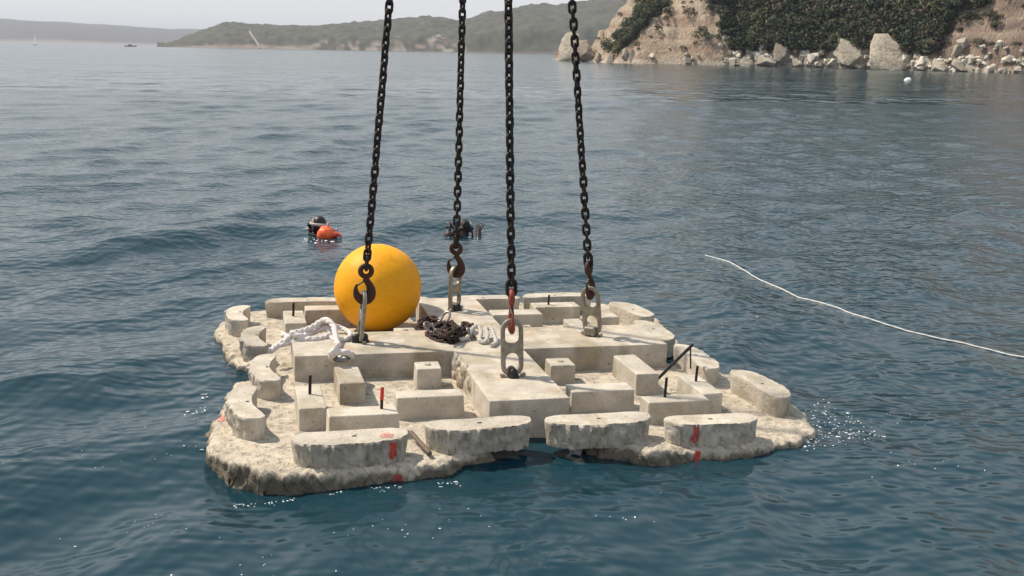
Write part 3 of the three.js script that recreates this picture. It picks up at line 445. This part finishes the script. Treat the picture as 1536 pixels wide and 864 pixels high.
// red spray paint on the concrete
{
  const alpha = dataTex(128, (u, v) => { const e = Math.hypot((u - 0.5) * 2.0, (v - 0.5) * 2.0), k = n2(u, v, 7, 4); const a = (Math.max(Math.abs(u - 0.5 + 0.12 * (n1(u, v, 4, 2) - 0.5)) * 2.3, Math.abs(v - 0.5) * 2.1) < 0.62 + 0.55 * (k - 0.5)) && n3(u, v, 22, 2) > 0.36 ? 1 : 0; return [a]; });
  const mat = o => { const m = std({ color: lin(...o), roughness: 0.8, alphaMap: alpha, alphaTest: 0.5, polygonOffset: true, polygonOffsetFactor: -4 }); return m; };
  const red = mat([0.60, 0.05, 0.035]), pink = mat([0.62, 0.25, 0.21]);
  const put = (mesh, p, rot, size, m, name = 'paint_mark') => { const g = new DecalGeometry(mesh, W(...p), new THREE.Euler(...rot), V(...size)); if (!g.attributes.position.count) { console.log('empty decal', p); return; } const n = g.attributes.normal, q = g.attributes.position; for (let i = 0; i < q.count; i++) q.setXYZ(i, q.getX(i) + n.getX(i) * 0.0025, q.getY(i) + n.getY(i) * 0.0025, q.getZ(i) + n.getZ(i) * 0.0025); g.applyMatrix4(reef.matrixWorld.clone().invert()); obj(name, g, m, reef); };
  const S = stoneMeshes, slab = reef.children.find(c => c.name === 'base_slab');
  put(S[0], [-1.0, 0.25, 2.12], [0, YAW, 0], [0.085, 0.17, 0.25], red); put(S[0], [-1.03, 0.325, 2.06], [-HP, 0, 0], [0.14, 0.12, 0.12], pink); put(S[3], [0.985, 0.25, 2.12], [0, YAW, 0], [0.07, 0.18, 0.25], red);
  put(slab, [0.98, 0.11, 2.22], [-0.7, YAW, 0], [0.075, 0.16, 0.22], red); put(slab, [-0.98, 0.09, 2.24], [-0.7, YAW, 0], [0.11, 0.15, 0.25], mat([0.42, 0.06, 0.05]));
  put(slab, [-2.02, 0.16, 1.15], [-HP, 0, 0.3], [0.16, 0.2, 0.2], pink); 
}

// ---------------------------------------------------------------- lifting gear: eyes, hooks, chains
const APEX = V(RC.x, 10.4, RC.z), PITCHL = 0.0655;
const linkGeo = (() => { const r = 0.0235, h = 0.0225, pts = []; for (let i = 0; i < 10; i++) { const a = i / 9 * Math.PI; pts.push(V(Math.cos(a) * r, h + Math.sin(a) * r, 0)); } for (let i = 0; i < 10; i++) { const a = Math.PI + i / 9 * Math.PI; pts.push(V(Math.cos(a) * r, -h + Math.sin(a) * r, 0)); } return sweep(pts, 0.0114, { seg: 8, n: 44, closed: true, plane: V(0, 0, 1) }); })();
const eyeLink = (() => { // forged link with two openings
  const w = 0.083, H = 0.40, s = new THREE.Shape(); s.moveTo(w, 0.07); s.lineTo(w, H - w); s.absarc(0, H - w, w, 0, Math.PI, false); s.lineTo(-w, 0.07); s.quadraticCurveTo(-w, 0.0, -0.03, -0.015); s.lineTo(0.03, -0.015); s.quadraticCurveTo(w, 0.0, w, 0.07);
  const up = new THREE.Path(); up.moveTo(0.052, 0.255); up.lineTo(0.052, H - 0.085); up.absarc(0, H - 0.085, 0.052, 0, Math.PI, false); up.lineTo(-0.052, 0.255); up.quadraticCurveTo(-0.05, 0.222, 0, 0.222); up.quadraticCurveTo(0.05, 0.222, 0.052, 0.255);
  const dn = new THREE.Path(); dn.moveTo(0.05, 0.055); dn.lineTo(0.05, 0.10); dn.absarc(0, 0.10, 0.05, 0, Math.PI, false); dn.lineTo(-0.05, 0.055); dn.quadraticCurveTo(-0.045, 0.022, 0, 0.022); dn.quadraticCurveTo(0.045, 0.022, 0.05, 0.055);
  s.holes.push(up, dn); const g = new THREE.ExtrudeGeometry(s, { depth: 0.018, bevelEnabled: true, bevelSize: 0.006, bevelThickness: 0.006, bevelOffset: -0.006, bevelSegments: 3, curveSegments: 20 }); g.translate(0, 0, -0.009); return toCreasedNormals(g, 0.7);
})();
const hookGeo = (() => {
  const P = [[0, 0.115], [0.012, 0.095], [0.036, 0.062], [0.052, 0.018], [0.047, -0.026], [0.02, -0.056], [-0.016, -0.058], [-0.05, -0.034], [-0.066, 0.004], [-0.067, 0.04], [-0.062, 0.062]], R = [0.026, 0.026, 0.03, 0.037, 0.043, 0.044, 0.04, 0.033, 0.025, 0.016, 0.007];
  const rt = table(R.map((r, i) => [i / (R.length - 1), r])), bowl = sweep(P.map(([x, y]) => V(x, y, 0)), rt, { seg: 12, n: 56, flat: 0.62, plane: V(0, 0, 1) });
  const eye = new THREE.TorusGeometry(0.043, 0.021, 12, 32).translate(0, 0.172, 0); return [bowl, eye];
})();
const latchGeo = sweep([V(0.03, 0.09, 0), V(-0.015, 0.085, 0), V(-0.056, 0.052, 0)], 0.007, { n: 12, plane: V(0, 0, 1), flat: 2 });
const rigs = [ // place on the cross, way the eye link faces, words
  ['left', -0.97, -0.02, HP + 0.05, -0.06, 'left arm before the yellow buoy', 0], ['back', -0.01, -1.04, 0.75, -0.55, 'back arm behind the chain heap', 0],
  ['front', 0.01, 1.07, 0.0, HP - 0.15, 'front arm nearest the camera', 1], ['right', 0.97, -0.01, -0.7, 0.9, 'right arm of the cross', 0],
];
for (const [side, lx, lz, face, hookTurn, where, red] of rigs) {
  const foot = W(lx, TOP, lz), toA = APEX.clone().sub(foot).normalize(), eye = thing('lifting_eye', `grey green two-hole lifting eye on the ${where}`, 'lifting eye', [foot.x, foot.y, foot.z]);
  eye.rotation.y = YAW + face;
  const k = new THREE.Group(), dirL = toA.clone().applyAxisAngle(V(0, 1, 0), -(YAW + face));
  const tilt = new THREE.Quaternion().setFromUnitVectors(V(0, 1, 0), dirL);
  const link = obj('eye_plate', eyeLink, galvMat, eye); link.position.y = 0.022; link.quaternion.copy(tilt);
  obj('anchor_bolt', [new THREE.CapsuleGeometry(0.03, 0.07, 6, 16).rotateX(HP).translate(0, 0.04, 0), new THREE.CylinderGeometry(0.03, 0.046, 0.04, 18).translate(0, 0.016, 0.03), new THREE.CylinderGeometry(0.026, 0.04, 0.04, 18).translate(0, 0.016, -0.03)], darkMetal, eye);
  for (const s of [-1, 1]) obj('lug', new RoundedBoxGeometry(0.04, 0.022, 0.03, 2, 0.006).rotateZ(s * 0.4).translate(s * 0.075, 0.014, 0.02), galvMat, eye);
  if (side === 'right') obj('clutch_body', new RoundedBoxGeometry(0.10, 0.085, 0.075, 3, 0.02).translate(-0.01, 0.04, 0.03), galvMat, eye);
  // sling: hook, coupling and chain, hung in the eye plate
  const bar = foot.clone().addScaledVector(V(0, 1, 0), 0.022).addScaledVector(toA, 0.383);
  const ch = thing('lifting_chain', `dark rusty lifting chain with a ${red ? 'red' : 'brown'} hook on the ${where}`, 'chain', [bar.x, bar.y, bar.z]);
  const q = new THREE.Quaternion().setFromUnitVectors(V(0, 1, 0), toA); ch.quaternion.copy(q).multiply(new THREE.Quaternion().setFromAxisAngle(V(0, 1, 0), YAW + hookTurn));
  const hk = obj('hook', hookGeo, red ? redHookMat : hookMat, ch); obj('latch', latchGeo, darkMetal, hk);
  const cp = obj('coupling', linkGeo, chainMat, ch); cp.scale.set(1.25, 1.25, 1.25); cp.rotation.y = HP; cp.position.y = 0.172 + 0.043 + 0.0235;
  const r = rng(lx * 100 + 500), y0 = cp.position.y + 0.062, twist = { left: 0.02, back: -0.035, front: 0.015, right: 0.05 }[side], len = { left: 56, back: 58, front: 52, right: 56 }[side];
  for (let i = 0; i < len; i++) { const m = obj('chain_link', linkGeo, chainMat, ch); m.position.set((r() - 0.5) * 0.003, y0 + i * PITCHL, (r() - 0.5) * 0.003); m.rotation.set((r() - 0.5) * 0.05, (i % 2 ? HP : 0) + 0.35 + twist * i + (r() - 0.5) * 0.25, (r() - 0.5) * 0.05); }
}

// ---------------------------------------------------------------- yellow buoy
{
  const p = W(-0.68, 0, -1.17), R = 0.395, b = thing('buoy', 'big inflated orange yellow buoy resting on the reef behind the left chain', 'buoy', [p.x, 0.575, p.z]);
  const g = new THREE.SphereGeometry(R, 72, 48), q = g.attributes.position;
  for (let i = 0; i < q.count; i++) { const v = V().fromBufferAttribute(q, i).divideScalar(R), f = 1 - 0.022 * v.y * v.y + 0.018 * Math.pow(Math.abs(v.x), 6) * -1 + 0.014 * fbm(v.x * 1.4, v.y * 1.4, v.z * 1.4, 2) + 0.006 * Math.cos(Math.atan2(v.z, v.x) * 8) * (1 - v.y * v.y) * (Math.abs(v.y) > 0.4 ? 1 : 0.3); q.setXYZ(i, v.x * R * f, v.y * R * f * 1.01, v.z * R * f); }
  g.computeVertexNormals(); g.rotateZ(-0.25);
  obj('float_body', g, new THREE.MeshPhysicalMaterial({ color: lin(0.99, 0.43, 0.004), roughness: 0.55, specularIntensity: 0.6, map: dataTex(256, (u, v) => { const t = 0.93 + 0.10 * (n1(u, v, 5, 4) - 0.5) + 0.06 * (n3(u, v, 60, 2) - 0.5); const sc = smooth(0.62, 0.70, n2(u * 1, v, 30, 2)) * smooth(0.5, 0.65, n3(u, v, 4, 3)); return [t * (1 - 0.04 * sc), t * (1 - 0.10 * sc) + 0.05 * sc, t + 0.0 * sc]; }, true) }), b);
  obj('seam', new THREE.TorusGeometry(R * 0.985, 0.004, 6, 120).rotateX(HP - 0.5).rotateZ(-0.3), std({ color: lin(0.88, 0.36, 0.004), roughness: 0.55 }), b);
}

// ---------------------------------------------------------------- ropes, shackles and small chain lying on the cross
{
  const L = (px, py, y) => atHeight(px, py, y);
  const pts = [[405, 527, .345], [418, 517, .37], [432, 508, .41], [425, 502, .42], [436, 506, .40], [452, 507, .40], [470, 509, .40], [486, 506, .40], [496, 500, .42], [488, 493, .44], [470, 498, .42], [450, 504, .43], [438, 500, .45], [452, 497, .45], [470, 490, .47], [482, 482, .50], [492, 481, .53], [500, 489, .50], [503, 502, .46], [505, 512, .43], [508, 519, .41]].map(a => L(...a));
  const rope = thing('white_rope', 'white mooring rope heaped on the left arm of the cross, with a thimble eye', 'rope', [0, 0, 0]);
  obj('rope_coil', sweep(pts, 0.025, { seg: 12, n: 460, strands: 3, lay: 40 }), ropeMat, rope);
  obj('rope_tail', sweep([[408, 521, .36], [440, 513, .385], [470, 507, .41], [490, 504, .40], [505, 510, .395], [520, 508, .41], [525, 500, .42], [512, 492, .43], [498, 487, .46]].map(a => L(...a)), 0.02, { seg: 12, n: 260, strands: 3, lay: 40 }), ropeMat, rope);
  const c = L(512, 534, 0.40), t = new THREE.Group(); t.name = 'thimble_eye'; t.position.copy(c); t.rotation.set(0.95, 0.15, 0.1); rope.add(t);
  obj('eye_rope', sweep(Array.from({ length: 14 }, (_, i) => { const a = i / 14 * TAU; return V(Math.cos(a) * 0.075, -0.01 + Math.sin(a) * 0.07 + (Math.sin(a) > 0.5 ? 0.02 : 0), 0); }), 0.026, { seg: 12, n: 120, closed: true, strands: 3, lay: 36, plane: V(0, 0, 1) }), ropeMat, t);
  obj('thimble', new THREE.LatheGeometry([[0.062, -0.028], [0.048, -0.018], [0.044, 0], [0.048, 0.018], [0.062, 0.028]].map(q => new THREE.Vector2(...q)), 40).rotateX(HP).translate(0, -0.008, 0), std({ color: lin(0.25, 0.25, 0.26), metalness: 0.7, roughness: 0.4, side: THREE.DoubleSide }), t);
  obj('whipping', sweep([V(-0.05, 0.075, 0), V(-0.02, 0.11, 0), V(0, 0.15, 0.01)], 0.034, { n: 20, seg: 12, strands: 3, lay: 40 }), ropeMat, t);
  // dark chain heap
  const hp = [[628, 488, .40], [636, 480, .40], [650, 478, .41], [660, 486, .40], [650, 494, .40], [655, 501, .40], [668, 506, .40], [680, 500, .41], [690, 498, .41], [684, 492, .44], [672, 490, .45], [664, 497, .45], [676, 505, .43], [692, 503, .40], [700, 494, .42], [706, 488, .43], [698, 486, .42], [688, 504, .41], [676, 510, .40], [664, 508, .40], [652, 506, .39], [644, 498, .40], [658, 488, .44], [672, 484, .42], [682, 494, .47], [672, 500, .48]].map(a => L(...a));
  const cv = new THREE.CatmullRomCurve3(hp), heap = thing('mooring_chain', 'heap of dark rusty chain lying at the centre of the cross right of the buoy', 'chain'), r = rng(4), n = Math.floor(cv.getLength() / 0.046);
  for (let i = 0; i < n; i++) { const t = (i + 0.5) / n, m = obj('chain_link', linkGeo, i % 5 < 2 ? hookMat : chainMat, heap); m.position.copy(cv.getPointAt(t)).add(V((r() - 0.5) * 0.02, -0.005 + (r() - 0.5) * 0.015, (r() - 0.5) * 0.02)); m.scale.setScalar(1.0); m.quaternion.setFromUnitVectors(V(0, 1, 0), cv.getTangentAt(t)); m.rotateY((i % 2 ? HP : 0) + 0.6 + (r() - 0.5) * 0.6); }
  // shackles
  const bow = [sweep([V(-0.035, -0.05, 0), V(-0.045, 0.01, 0), V(-0.03, 0.06, 0), V(0, 0.075, 0), V(0.03, 0.06, 0), V(0.045, 0.01, 0), V(0.035, -0.05, 0)], 0.014, { n: 40, seg: 10 }), new THREE.TorusGeometry(0.016, 0.011, 8, 16).rotateY(HP).translate(-0.035, -0.06, 0), new THREE.TorusGeometry(0.016, 0.011, 8, 16).rotateY(HP).translate(0.035, -0.06, 0)];
  const pin = [new THREE.CylinderGeometry(0.012, 0.012, 0.13, 12).rotateZ(HP).translate(0, -0.06, 0), new THREE.CylinderGeometry(0.021, 0.021, 0.02, 6).rotateZ(HP).translate(0.068, -0.06, 0)];
  const shackle = (px, py, y, rx, ry, rz, s, label) => { const p = L(px, py, y), t = thing('shackle', label, 'shackle', [p.x, p.y, p.z]); t.rotation.set(rx, ry, rz); t.scale.setScalar(s); obj('bow', bow, paleMetal, t); obj('pin', pin, paleMetal, t); };
  shackle(645, 492, .44, -1.0, 0.5, 0.9, 0.8, 'bright steel shackle at the left end of the chain heap'); shackle(668, 477, .47, -0.7, -0.4, -0.5, 0.75, 'steel shackle standing on top of the chain heap'); shackle(706, 502, .41, -1.2, 1.1, 1.4, 0.8, 'steel shackle between the chain heap and the grey rope turns');
  const coil = [[676, 505, .40], [690, 509, .395], [701, 506, .40], [708, 494, .45], [716, 489, .46], [721, 498, .43], [720, 511, .395], [727, 513, .39], [731, 503, .42], [729, 492, .45], [736, 493, .45], [741, 503, .42], [744, 513, .39], [738, 518, .39]].map(a => L(...a));
  tag(obj('rope_turns', sweep(coil, 0.019, { seg: 12, n: 300, strands: 3, lay: 50 }), greyRopeMat), 'grey rope in a few upright turns right of the chain heap', 'rope');
}
// floating line on the right
{
  const px = [[1058, 383.5], [1082, 390], [1100, 398], [1125, 411], [1150, 422], [1180, 437], [1210, 449], [1240, 459], [1270, 469], [1300, 478], [1340, 488], [1380, 498], [1420, 507], [1460, 516], [1500, 525], [1540, 534], [1600, 548], [1680, 566]];
  const pts = px.map(([x, y]) => { const p = atHeight(x, y, SEA); p.y = seaLevel(p.x, p.z) + 0.006; return p; });
  const cv = new THREE.CatmullRomCurve3(pts), fine = []; for (let i = 0; i <= 240; i++) { const p = cv.getPointAt(i / 240); p.y = seaLevel(p.x, p.z) * 0.85 + SEA * 0.15 + 0.002; fine.push(p); }
  tag(obj('floating_rope', sweep(fine, 0.0085, { seg: 9, n: 900, strands: 3, lay: 16 }), std({ color: lin(0.52, 0.52, 0.51), roughness: 0.8 })), 'long white rope floating on the water at the right', 'rope');
}

// ---------------------------------------------------------------- divers
function figure(bones, res, box, blend = 0.03) { // one skin over tapered capsules
  const mc = new MarchingCubes(res, blackMat, false, false, 120000), [lo, size] = box, f = mc.field, ab = V(), pa = V(), P = V();
  for (let k = 0; k < res; k++) for (let j = 0; j < res; j++) for (let i = 0; i < res; i++) {
    P.set(lo.x + (i - res / 2) / (res / 2) * size / 2 + size / 2, lo.y + (j - res / 2) / (res / 2) * size / 2 + size / 2, lo.z + (k - res / 2) / (res / 2) * size / 2 + size / 2);
    let d = 1; for (const [a, b, ra, rb, sq] of bones) { ab.subVectors(b, a); pa.subVectors(P, a); const t = clamp(pa.dot(ab) / Math.max(ab.lengthSq(), 1e-9), 0, 1), e = pa.addScaledVector(ab, -t).length() - lerp(ra, rb, t), h = clamp(0.5 + 0.5 * (d - e) / blend, 0, 1); d = lerp(d, e, h) - blend * h * (1 - h); }
    f[k * res * res + j * res + i] = -d;
  }
  mc.isolation = 0; mc.update(); const n = mc.count ?? mc.geometry.drawRange.count, p = mc.positionArray.slice(0, n * 3), q = mc.normalArray.slice(0, n * 3);
  for (let i = 0; i < n * 3; i += 3) { p[i] = lo.x + size / 2 + p[i] * size / 2; p[i + 1] = lo.y + size / 2 + p[i + 1] * size / 2; p[i + 2] = lo.z + size / 2 + p[i + 2] * size / 2; }
  const g = new THREE.BufferGeometry(); g.setAttribute('position', new THREE.BufferAttribute(p, 3)); g.setAttribute('normal', new THREE.BufferAttribute(q, 3)); return g;
}
function diver(name, label, p, turn, lean, suit, arms) { // head faces +z here; origin at the waterline under the head
  const d = thing(name, label, 'person', [p.x, p.y, p.z]); d.rotation.set(0, turn, 0); d.rotateX(lean);
  const hd = V(0, 0.13, 0.02), neck = V(0, -0.02, -0.02), B = [[hd.clone().add(V(0, 0.035, -0.02)), hd.clone().add(V(0, -0.005, 0.0)), 0.098, 0.085], [hd.clone().add(V(0, -0.03, 0.03)), hd.clone().add(V(0, -0.075, 0.045)), 0.062, 0.042], [hd, neck, 0.065, 0.062], [neck, V(0, -0.16, -0.03), 0.07, 0.12],
    [V(-0.10, -0.10, -0.03), V(0.10, -0.10, -0.03), 0.085, 0.085], [V(0, -0.16, -0.03), V(0, -0.52, -0.06), 0.15, 0.14], [V(0, -0.52, -0.06), V(-0.1, -0.9, 0.0), 0.13, 0.085], [V(0, -0.52, -0.06), V(0.1, -0.9, 0.05), 0.13, 0.085], ...arms];
  const body = figure(B, 96, [V(-0.6, -0.95, -0.6), 1.25]); obj('body', body, suit, d);
  const head = figure([[V(0, 0.035, 0), V(0, -0.01, 0.02), 0.088, 0.078], [V(0, -0.035, 0.045), V(0, -0.075, 0.055), 0.05, 0.036], [V(0, 0.0, 0.098), V(0, -0.028, 0.122), 0.011, 0.017], [V(-0.016, -0.057, 0.098), V(0.016, -0.057, 0.098), 0.011, 0.011]], 64, [V(-0.13, -0.14, -0.11), 0.27], 0.012);
  obj('face', head, std({ color: lin(0.42, 0.24, 0.17), roughness: 0.6 }), d).position.copy(hd);
  return [d, hd];
}
{
  const suit = std({ color: lin(0.010, 0.010, 0.012), roughness: 0.45 }), suit2 = std({ color: lin(0.028, 0.017, 0.014), roughness: 0.6 }), grey = std({ color: lin(0.42, 0.42, 0.44), roughness: 0.6 });
  const p = atHeight(481, 351, SEA); p.y = SEA;
  const [d, h] = diver('diver', 'diver in a black hood, head above water, beside the orange float', p, -1.75, 0.12, suit, [[V(0.17, -0.1, -0.03), V(0.3, -0.3, 0.12), 0.06, 0.05], [V(0.3, -0.3, 0.12), V(0.22, -0.22, 0.36), 0.05, 0.04], [V(-0.17, -0.1, -0.03), V(-0.33, -0.22, 0.1), 0.06, 0.05], [V(-0.33, -0.22, 0.1), V(-0.2, -0.05, 0.28), 0.05, 0.045]]);
  obj('mask', [new THREE.TorusGeometry(0.052, 0.014, 10, 28).scale(1.35, 0.85, 1).translate(0, 0.018, 0.115), new RoundedBoxGeometry(0.12, 0.075, 0.012, 2, 0.005).translate(0, 0.018, 0.112)].map(g => g.translate(h.x, h.y, h.z)), std({ color: lin(0.012, 0.012, 0.015), roughness: 0.2 }), d);
  obj('mask_strap', new THREE.TorusGeometry(0.113, 0.013, 8, 40).scale(1, 1.05, 1.6).rotateX(HP - 0.2).translate(h.x, h.y + 0.02, h.z - 0.008), grey, d);
  obj('regulator', [new THREE.CylinderGeometry(0.034, 0.034, 0.05, 18).rotateX(HP).translate(0, -0.06, 0.125), sweep([V(0.03, -0.06, 0.12), V(0.11, -0.09, 0.11), V(0.16, -0.12, 0), V(0.12, -0.1, -0.14)], 0.013, { n: 24 })].map(g => g.translate(h.x, h.y, h.z)), blackMat, d);
  obj('tank_valve', [new THREE.CylinderGeometry(0.085, 0.085, 0.5, 24).translate(0, -0.36, -0.24), new THREE.SphereGeometry(0.085, 24, 12).translate(0, -0.11, -0.24), new THREE.CylinderGeometry(0.02, 0.026, 0.1, 14).translate(0, 0.0, -0.24), new THREE.CylinderGeometry(0.022, 0.022, 0.06, 12).rotateZ(HP).translate(0.03, 0.04, -0.24)], grey, d);
  // the orange float at the diver's shoulder
  const q = atHeight(488, 355, SEA), f = thing('orange_float', 'small orange red inflatable float beside the diver in the black hood', 'float', [q.x + 0.02, SEA + 0.05, q.z + 0.05]);
  const fb = new THREE.SphereGeometry(0.13, 40, 24), fp = fb.attributes.position; for (let i = 0; i < fp.count; i++) { const v = V().fromBufferAttribute(fp, i), k = 1 + 0.25 * fbm(v.x * 9, v.y * 9, v.z * 9, 2); fp.setXYZ(i, v.x * k * 0.95, v.y * k * 0.85, v.z * k); } fb.computeVertexNormals();
  obj('float_body', fb, std({ color: lin(0.82, 0.12, 0.03), roughness: 0.4 }), f); obj('float_tail', sweep([V(0.10, -0.01, 0.02), V(0.16, 0.0, 0.02), V(0.22, -0.03, 0.04)], t => lerp(0.05, 0.012, t), { n: 14 }), std({ color: lin(0.72, 0.09, 0.05), roughness: 0.45 }), f); obj('nozzle', [new THREE.CylinderGeometry(0.014, 0.02, 0.06, 12).rotateZ(-0.3).translate(0.03, 0.125, 0)], std({ color: lin(0.7, 0.3, 0.25), roughness: 0.5 }), f);
  // second diver, low in the water, one gloved hand up
  const p2 = atHeight(693, 345, SEA); p2.y = SEA - 0.10;
  const hand = V(-0.20, 0.13, 0.10), arms = [[V(0.17, -0.1, -0.03), V(0.3, -0.12, 0.1), 0.06, 0.05], [V(0.3, -0.12, 0.1), V(0.28, 0.0, 0.3), 0.05, 0.042], [V(-0.17, -0.1, -0.03), V(-0.3, -0.14, 0.0), 0.06, 0.05], [V(-0.3, -0.14, 0.0), V(-0.22, 0.07, 0.09), 0.052, 0.036], [V(-0.22, 0.07, 0.09), hand, 0.034, 0.036]];
  const [d2, h2] = diver('diver', 'diver in a dark brown suit low in the water behind the back chain', p2, 2.6, 0.3, suit2, arms);
  for (const [a, l, c] of [[-0.035, 0.075, 0.1], [-0.012, 0.088, 0.05], [0.012, 0.082, 0.0], [0.034, 0.066, -0.04]]) obj('finger', sweep([hand.clone().add(V(a, 0.01, 0)), hand.clone().add(V(a * 1.5, 0.035 + l * 0.4, 0.012)), hand.clone().add(V(a * 1.8 + c * 0.05, 0.03 + l, 0.04))], t => lerp(0.0115, 0.008, t), { n: 14 }), suit2, d2);
  obj('thumb', sweep([hand.clone().add(V(0.025, -0.015, 0.01)), hand.clone().add(V(0.058, 0.01, 0.02)), hand.clone().add(V(0.068, 0.04, 0.03))], t => lerp(0.013, 0.009, t), { n: 12 }), suit2, d2);
  obj('mask', [new THREE.TorusGeometry(0.052, 0.014, 10, 28).scale(1.35, 0.85, 1).translate(0, 0.018, 0.115), new RoundedBoxGeometry(0.12, 0.075, 0.012, 2, 0.005).translate(0, 0.018, 0.112)].map(g => g.translate(h2.x, h2.y, h2.z)), blackMat, d2);
  for (const s of [-1, 1]) obj('tank', [new THREE.CylinderGeometry(0.07, 0.07, 0.5, 22).translate(s * 0.085, -0.28, -0.22), new THREE.SphereGeometry(0.07, 22, 12).translate(s * 0.085, -0.03, -0.22), new THREE.CylinderGeometry(0.018, 0.024, 0.09, 12).translate(s * 0.085, 0.07, -0.22), new THREE.CylinderGeometry(0.024, 0.024, 0.05, 12).rotateZ(HP).translate(s * 0.115, 0.1, -0.22)], suit2, d2);
  obj('hose', [sweep([V(0.085, 0.09, -0.22), V(0.16, 0.17, -0.16), V(0.17, 0.1, 0.02), V(0.06, 0.07, 0.14)], 0.013, { n: 30 }), sweep([V(-0.085, 0.09, -0.22), V(-0.15, 0.2, -0.18), V(-0.2, 0.06, -0.05), V(-0.2, -0.2, 0.05)], 0.013, { n: 30 })], suit2, d2);
}

// ---------------------------------------------------------------- foam and bubbles round the reef
{
  const r = rng(66), g = new THREE.IcosahedronGeometry(1, 1), list = [];
  const add = (lx, lz, s, up = 0) => { const p = W(lx, 0, lz); list.push([p.x, seaLevel(p.x, p.z) + up, p.z, s]); };
  for (let i = 0; i < 190; i++) { const a = r(); add(1.75 + 0.75 * a, 2.2 - 1.0 * r() * a - 0.1 + 0.25 * (r() - 0.5), 0.003 + 0.008 * r() * r() * r(), 0.03 * r() * r() * r()); }
  for (let i = 0; i < 130; i++) { const x = -1.95 + 1.35 * r(); if (N3(x * 6, 3, 1) < -0.05) continue; add(x, 2.27 + 0.10 * r() * r(), 0.002 + 0.0045 * r() * r(), 0.003 * r()); }
  for (let i = 0; i < 130; i++) { const z = 0.3 + 1.8 * r(); if (N3(z * 4, 1, 7) < 0) continue; add(-2.14 - 0.16 * r() * r(), z, 0.003 + 0.006 * r() * r(), 0.004 * r()); }
  const patches = [[-1.9, 3.1], [-2.4, 3.4], [-1.2, 2.9], [-2.6, 1.6], [-2.7, 0.7], [-0.9, 2.8], [0.2, 3.0], [2.8, 1.8], [2.3, 2.7], [-2.5, 2.5], [-1.5, 3.6], [2.9, -1.2]];
  for (const [x, z] of patches) for (let i = 0; i < 9; i++) add(x + (r() - 0.5) * 0.9 * r(), z + (r() - 0.5) * 0.7 * r(), 0.002 + 0.005 * r() * r() * r());
  for (let i = 0; i < 120; i++) { const p = atHeight(455 + 60 * r(), 340 + 24 * r(), SEA); if (r() < 0.2) list.push([p.x, seaLevel(p.x, p.z), p.z, 0.006 + 0.012 * r() * r()]); }
  for (let i = 0; i < 60; i++) { const p = atHeight(668 + 56 * r(), 335 + 16 * r(), SEA); if (r() < 0.5) list.push([p.x, seaLevel(p.x, p.z), p.z, 0.006 + 0.012 * r() * r()]); }
  const im = new THREE.InstancedMesh(g, std({ color: lin(0.66, 0.70, 0.72), roughness: 0.6 }), list.length), d = new THREE.Object3D();
  list.forEach(([x, y, z, s], i) => { d.position.set(x, y, z); d.rotation.set(0, r() * TAU, 0); d.scale.set(s * (0.8 + 1.6 * r()), s * 0.6, s * (0.8 + r())); d.updateMatrix(); im.setMatrixAt(i, d.matrix); });
  im.name = 'foam'; im.castShadow = im.receiveShadow = true; scene.add(im); tag(im, 'white foam flecks and bubbles on the water round the reef', 'foam', null, 'stuff');
}
renderer.render(scene, camera);
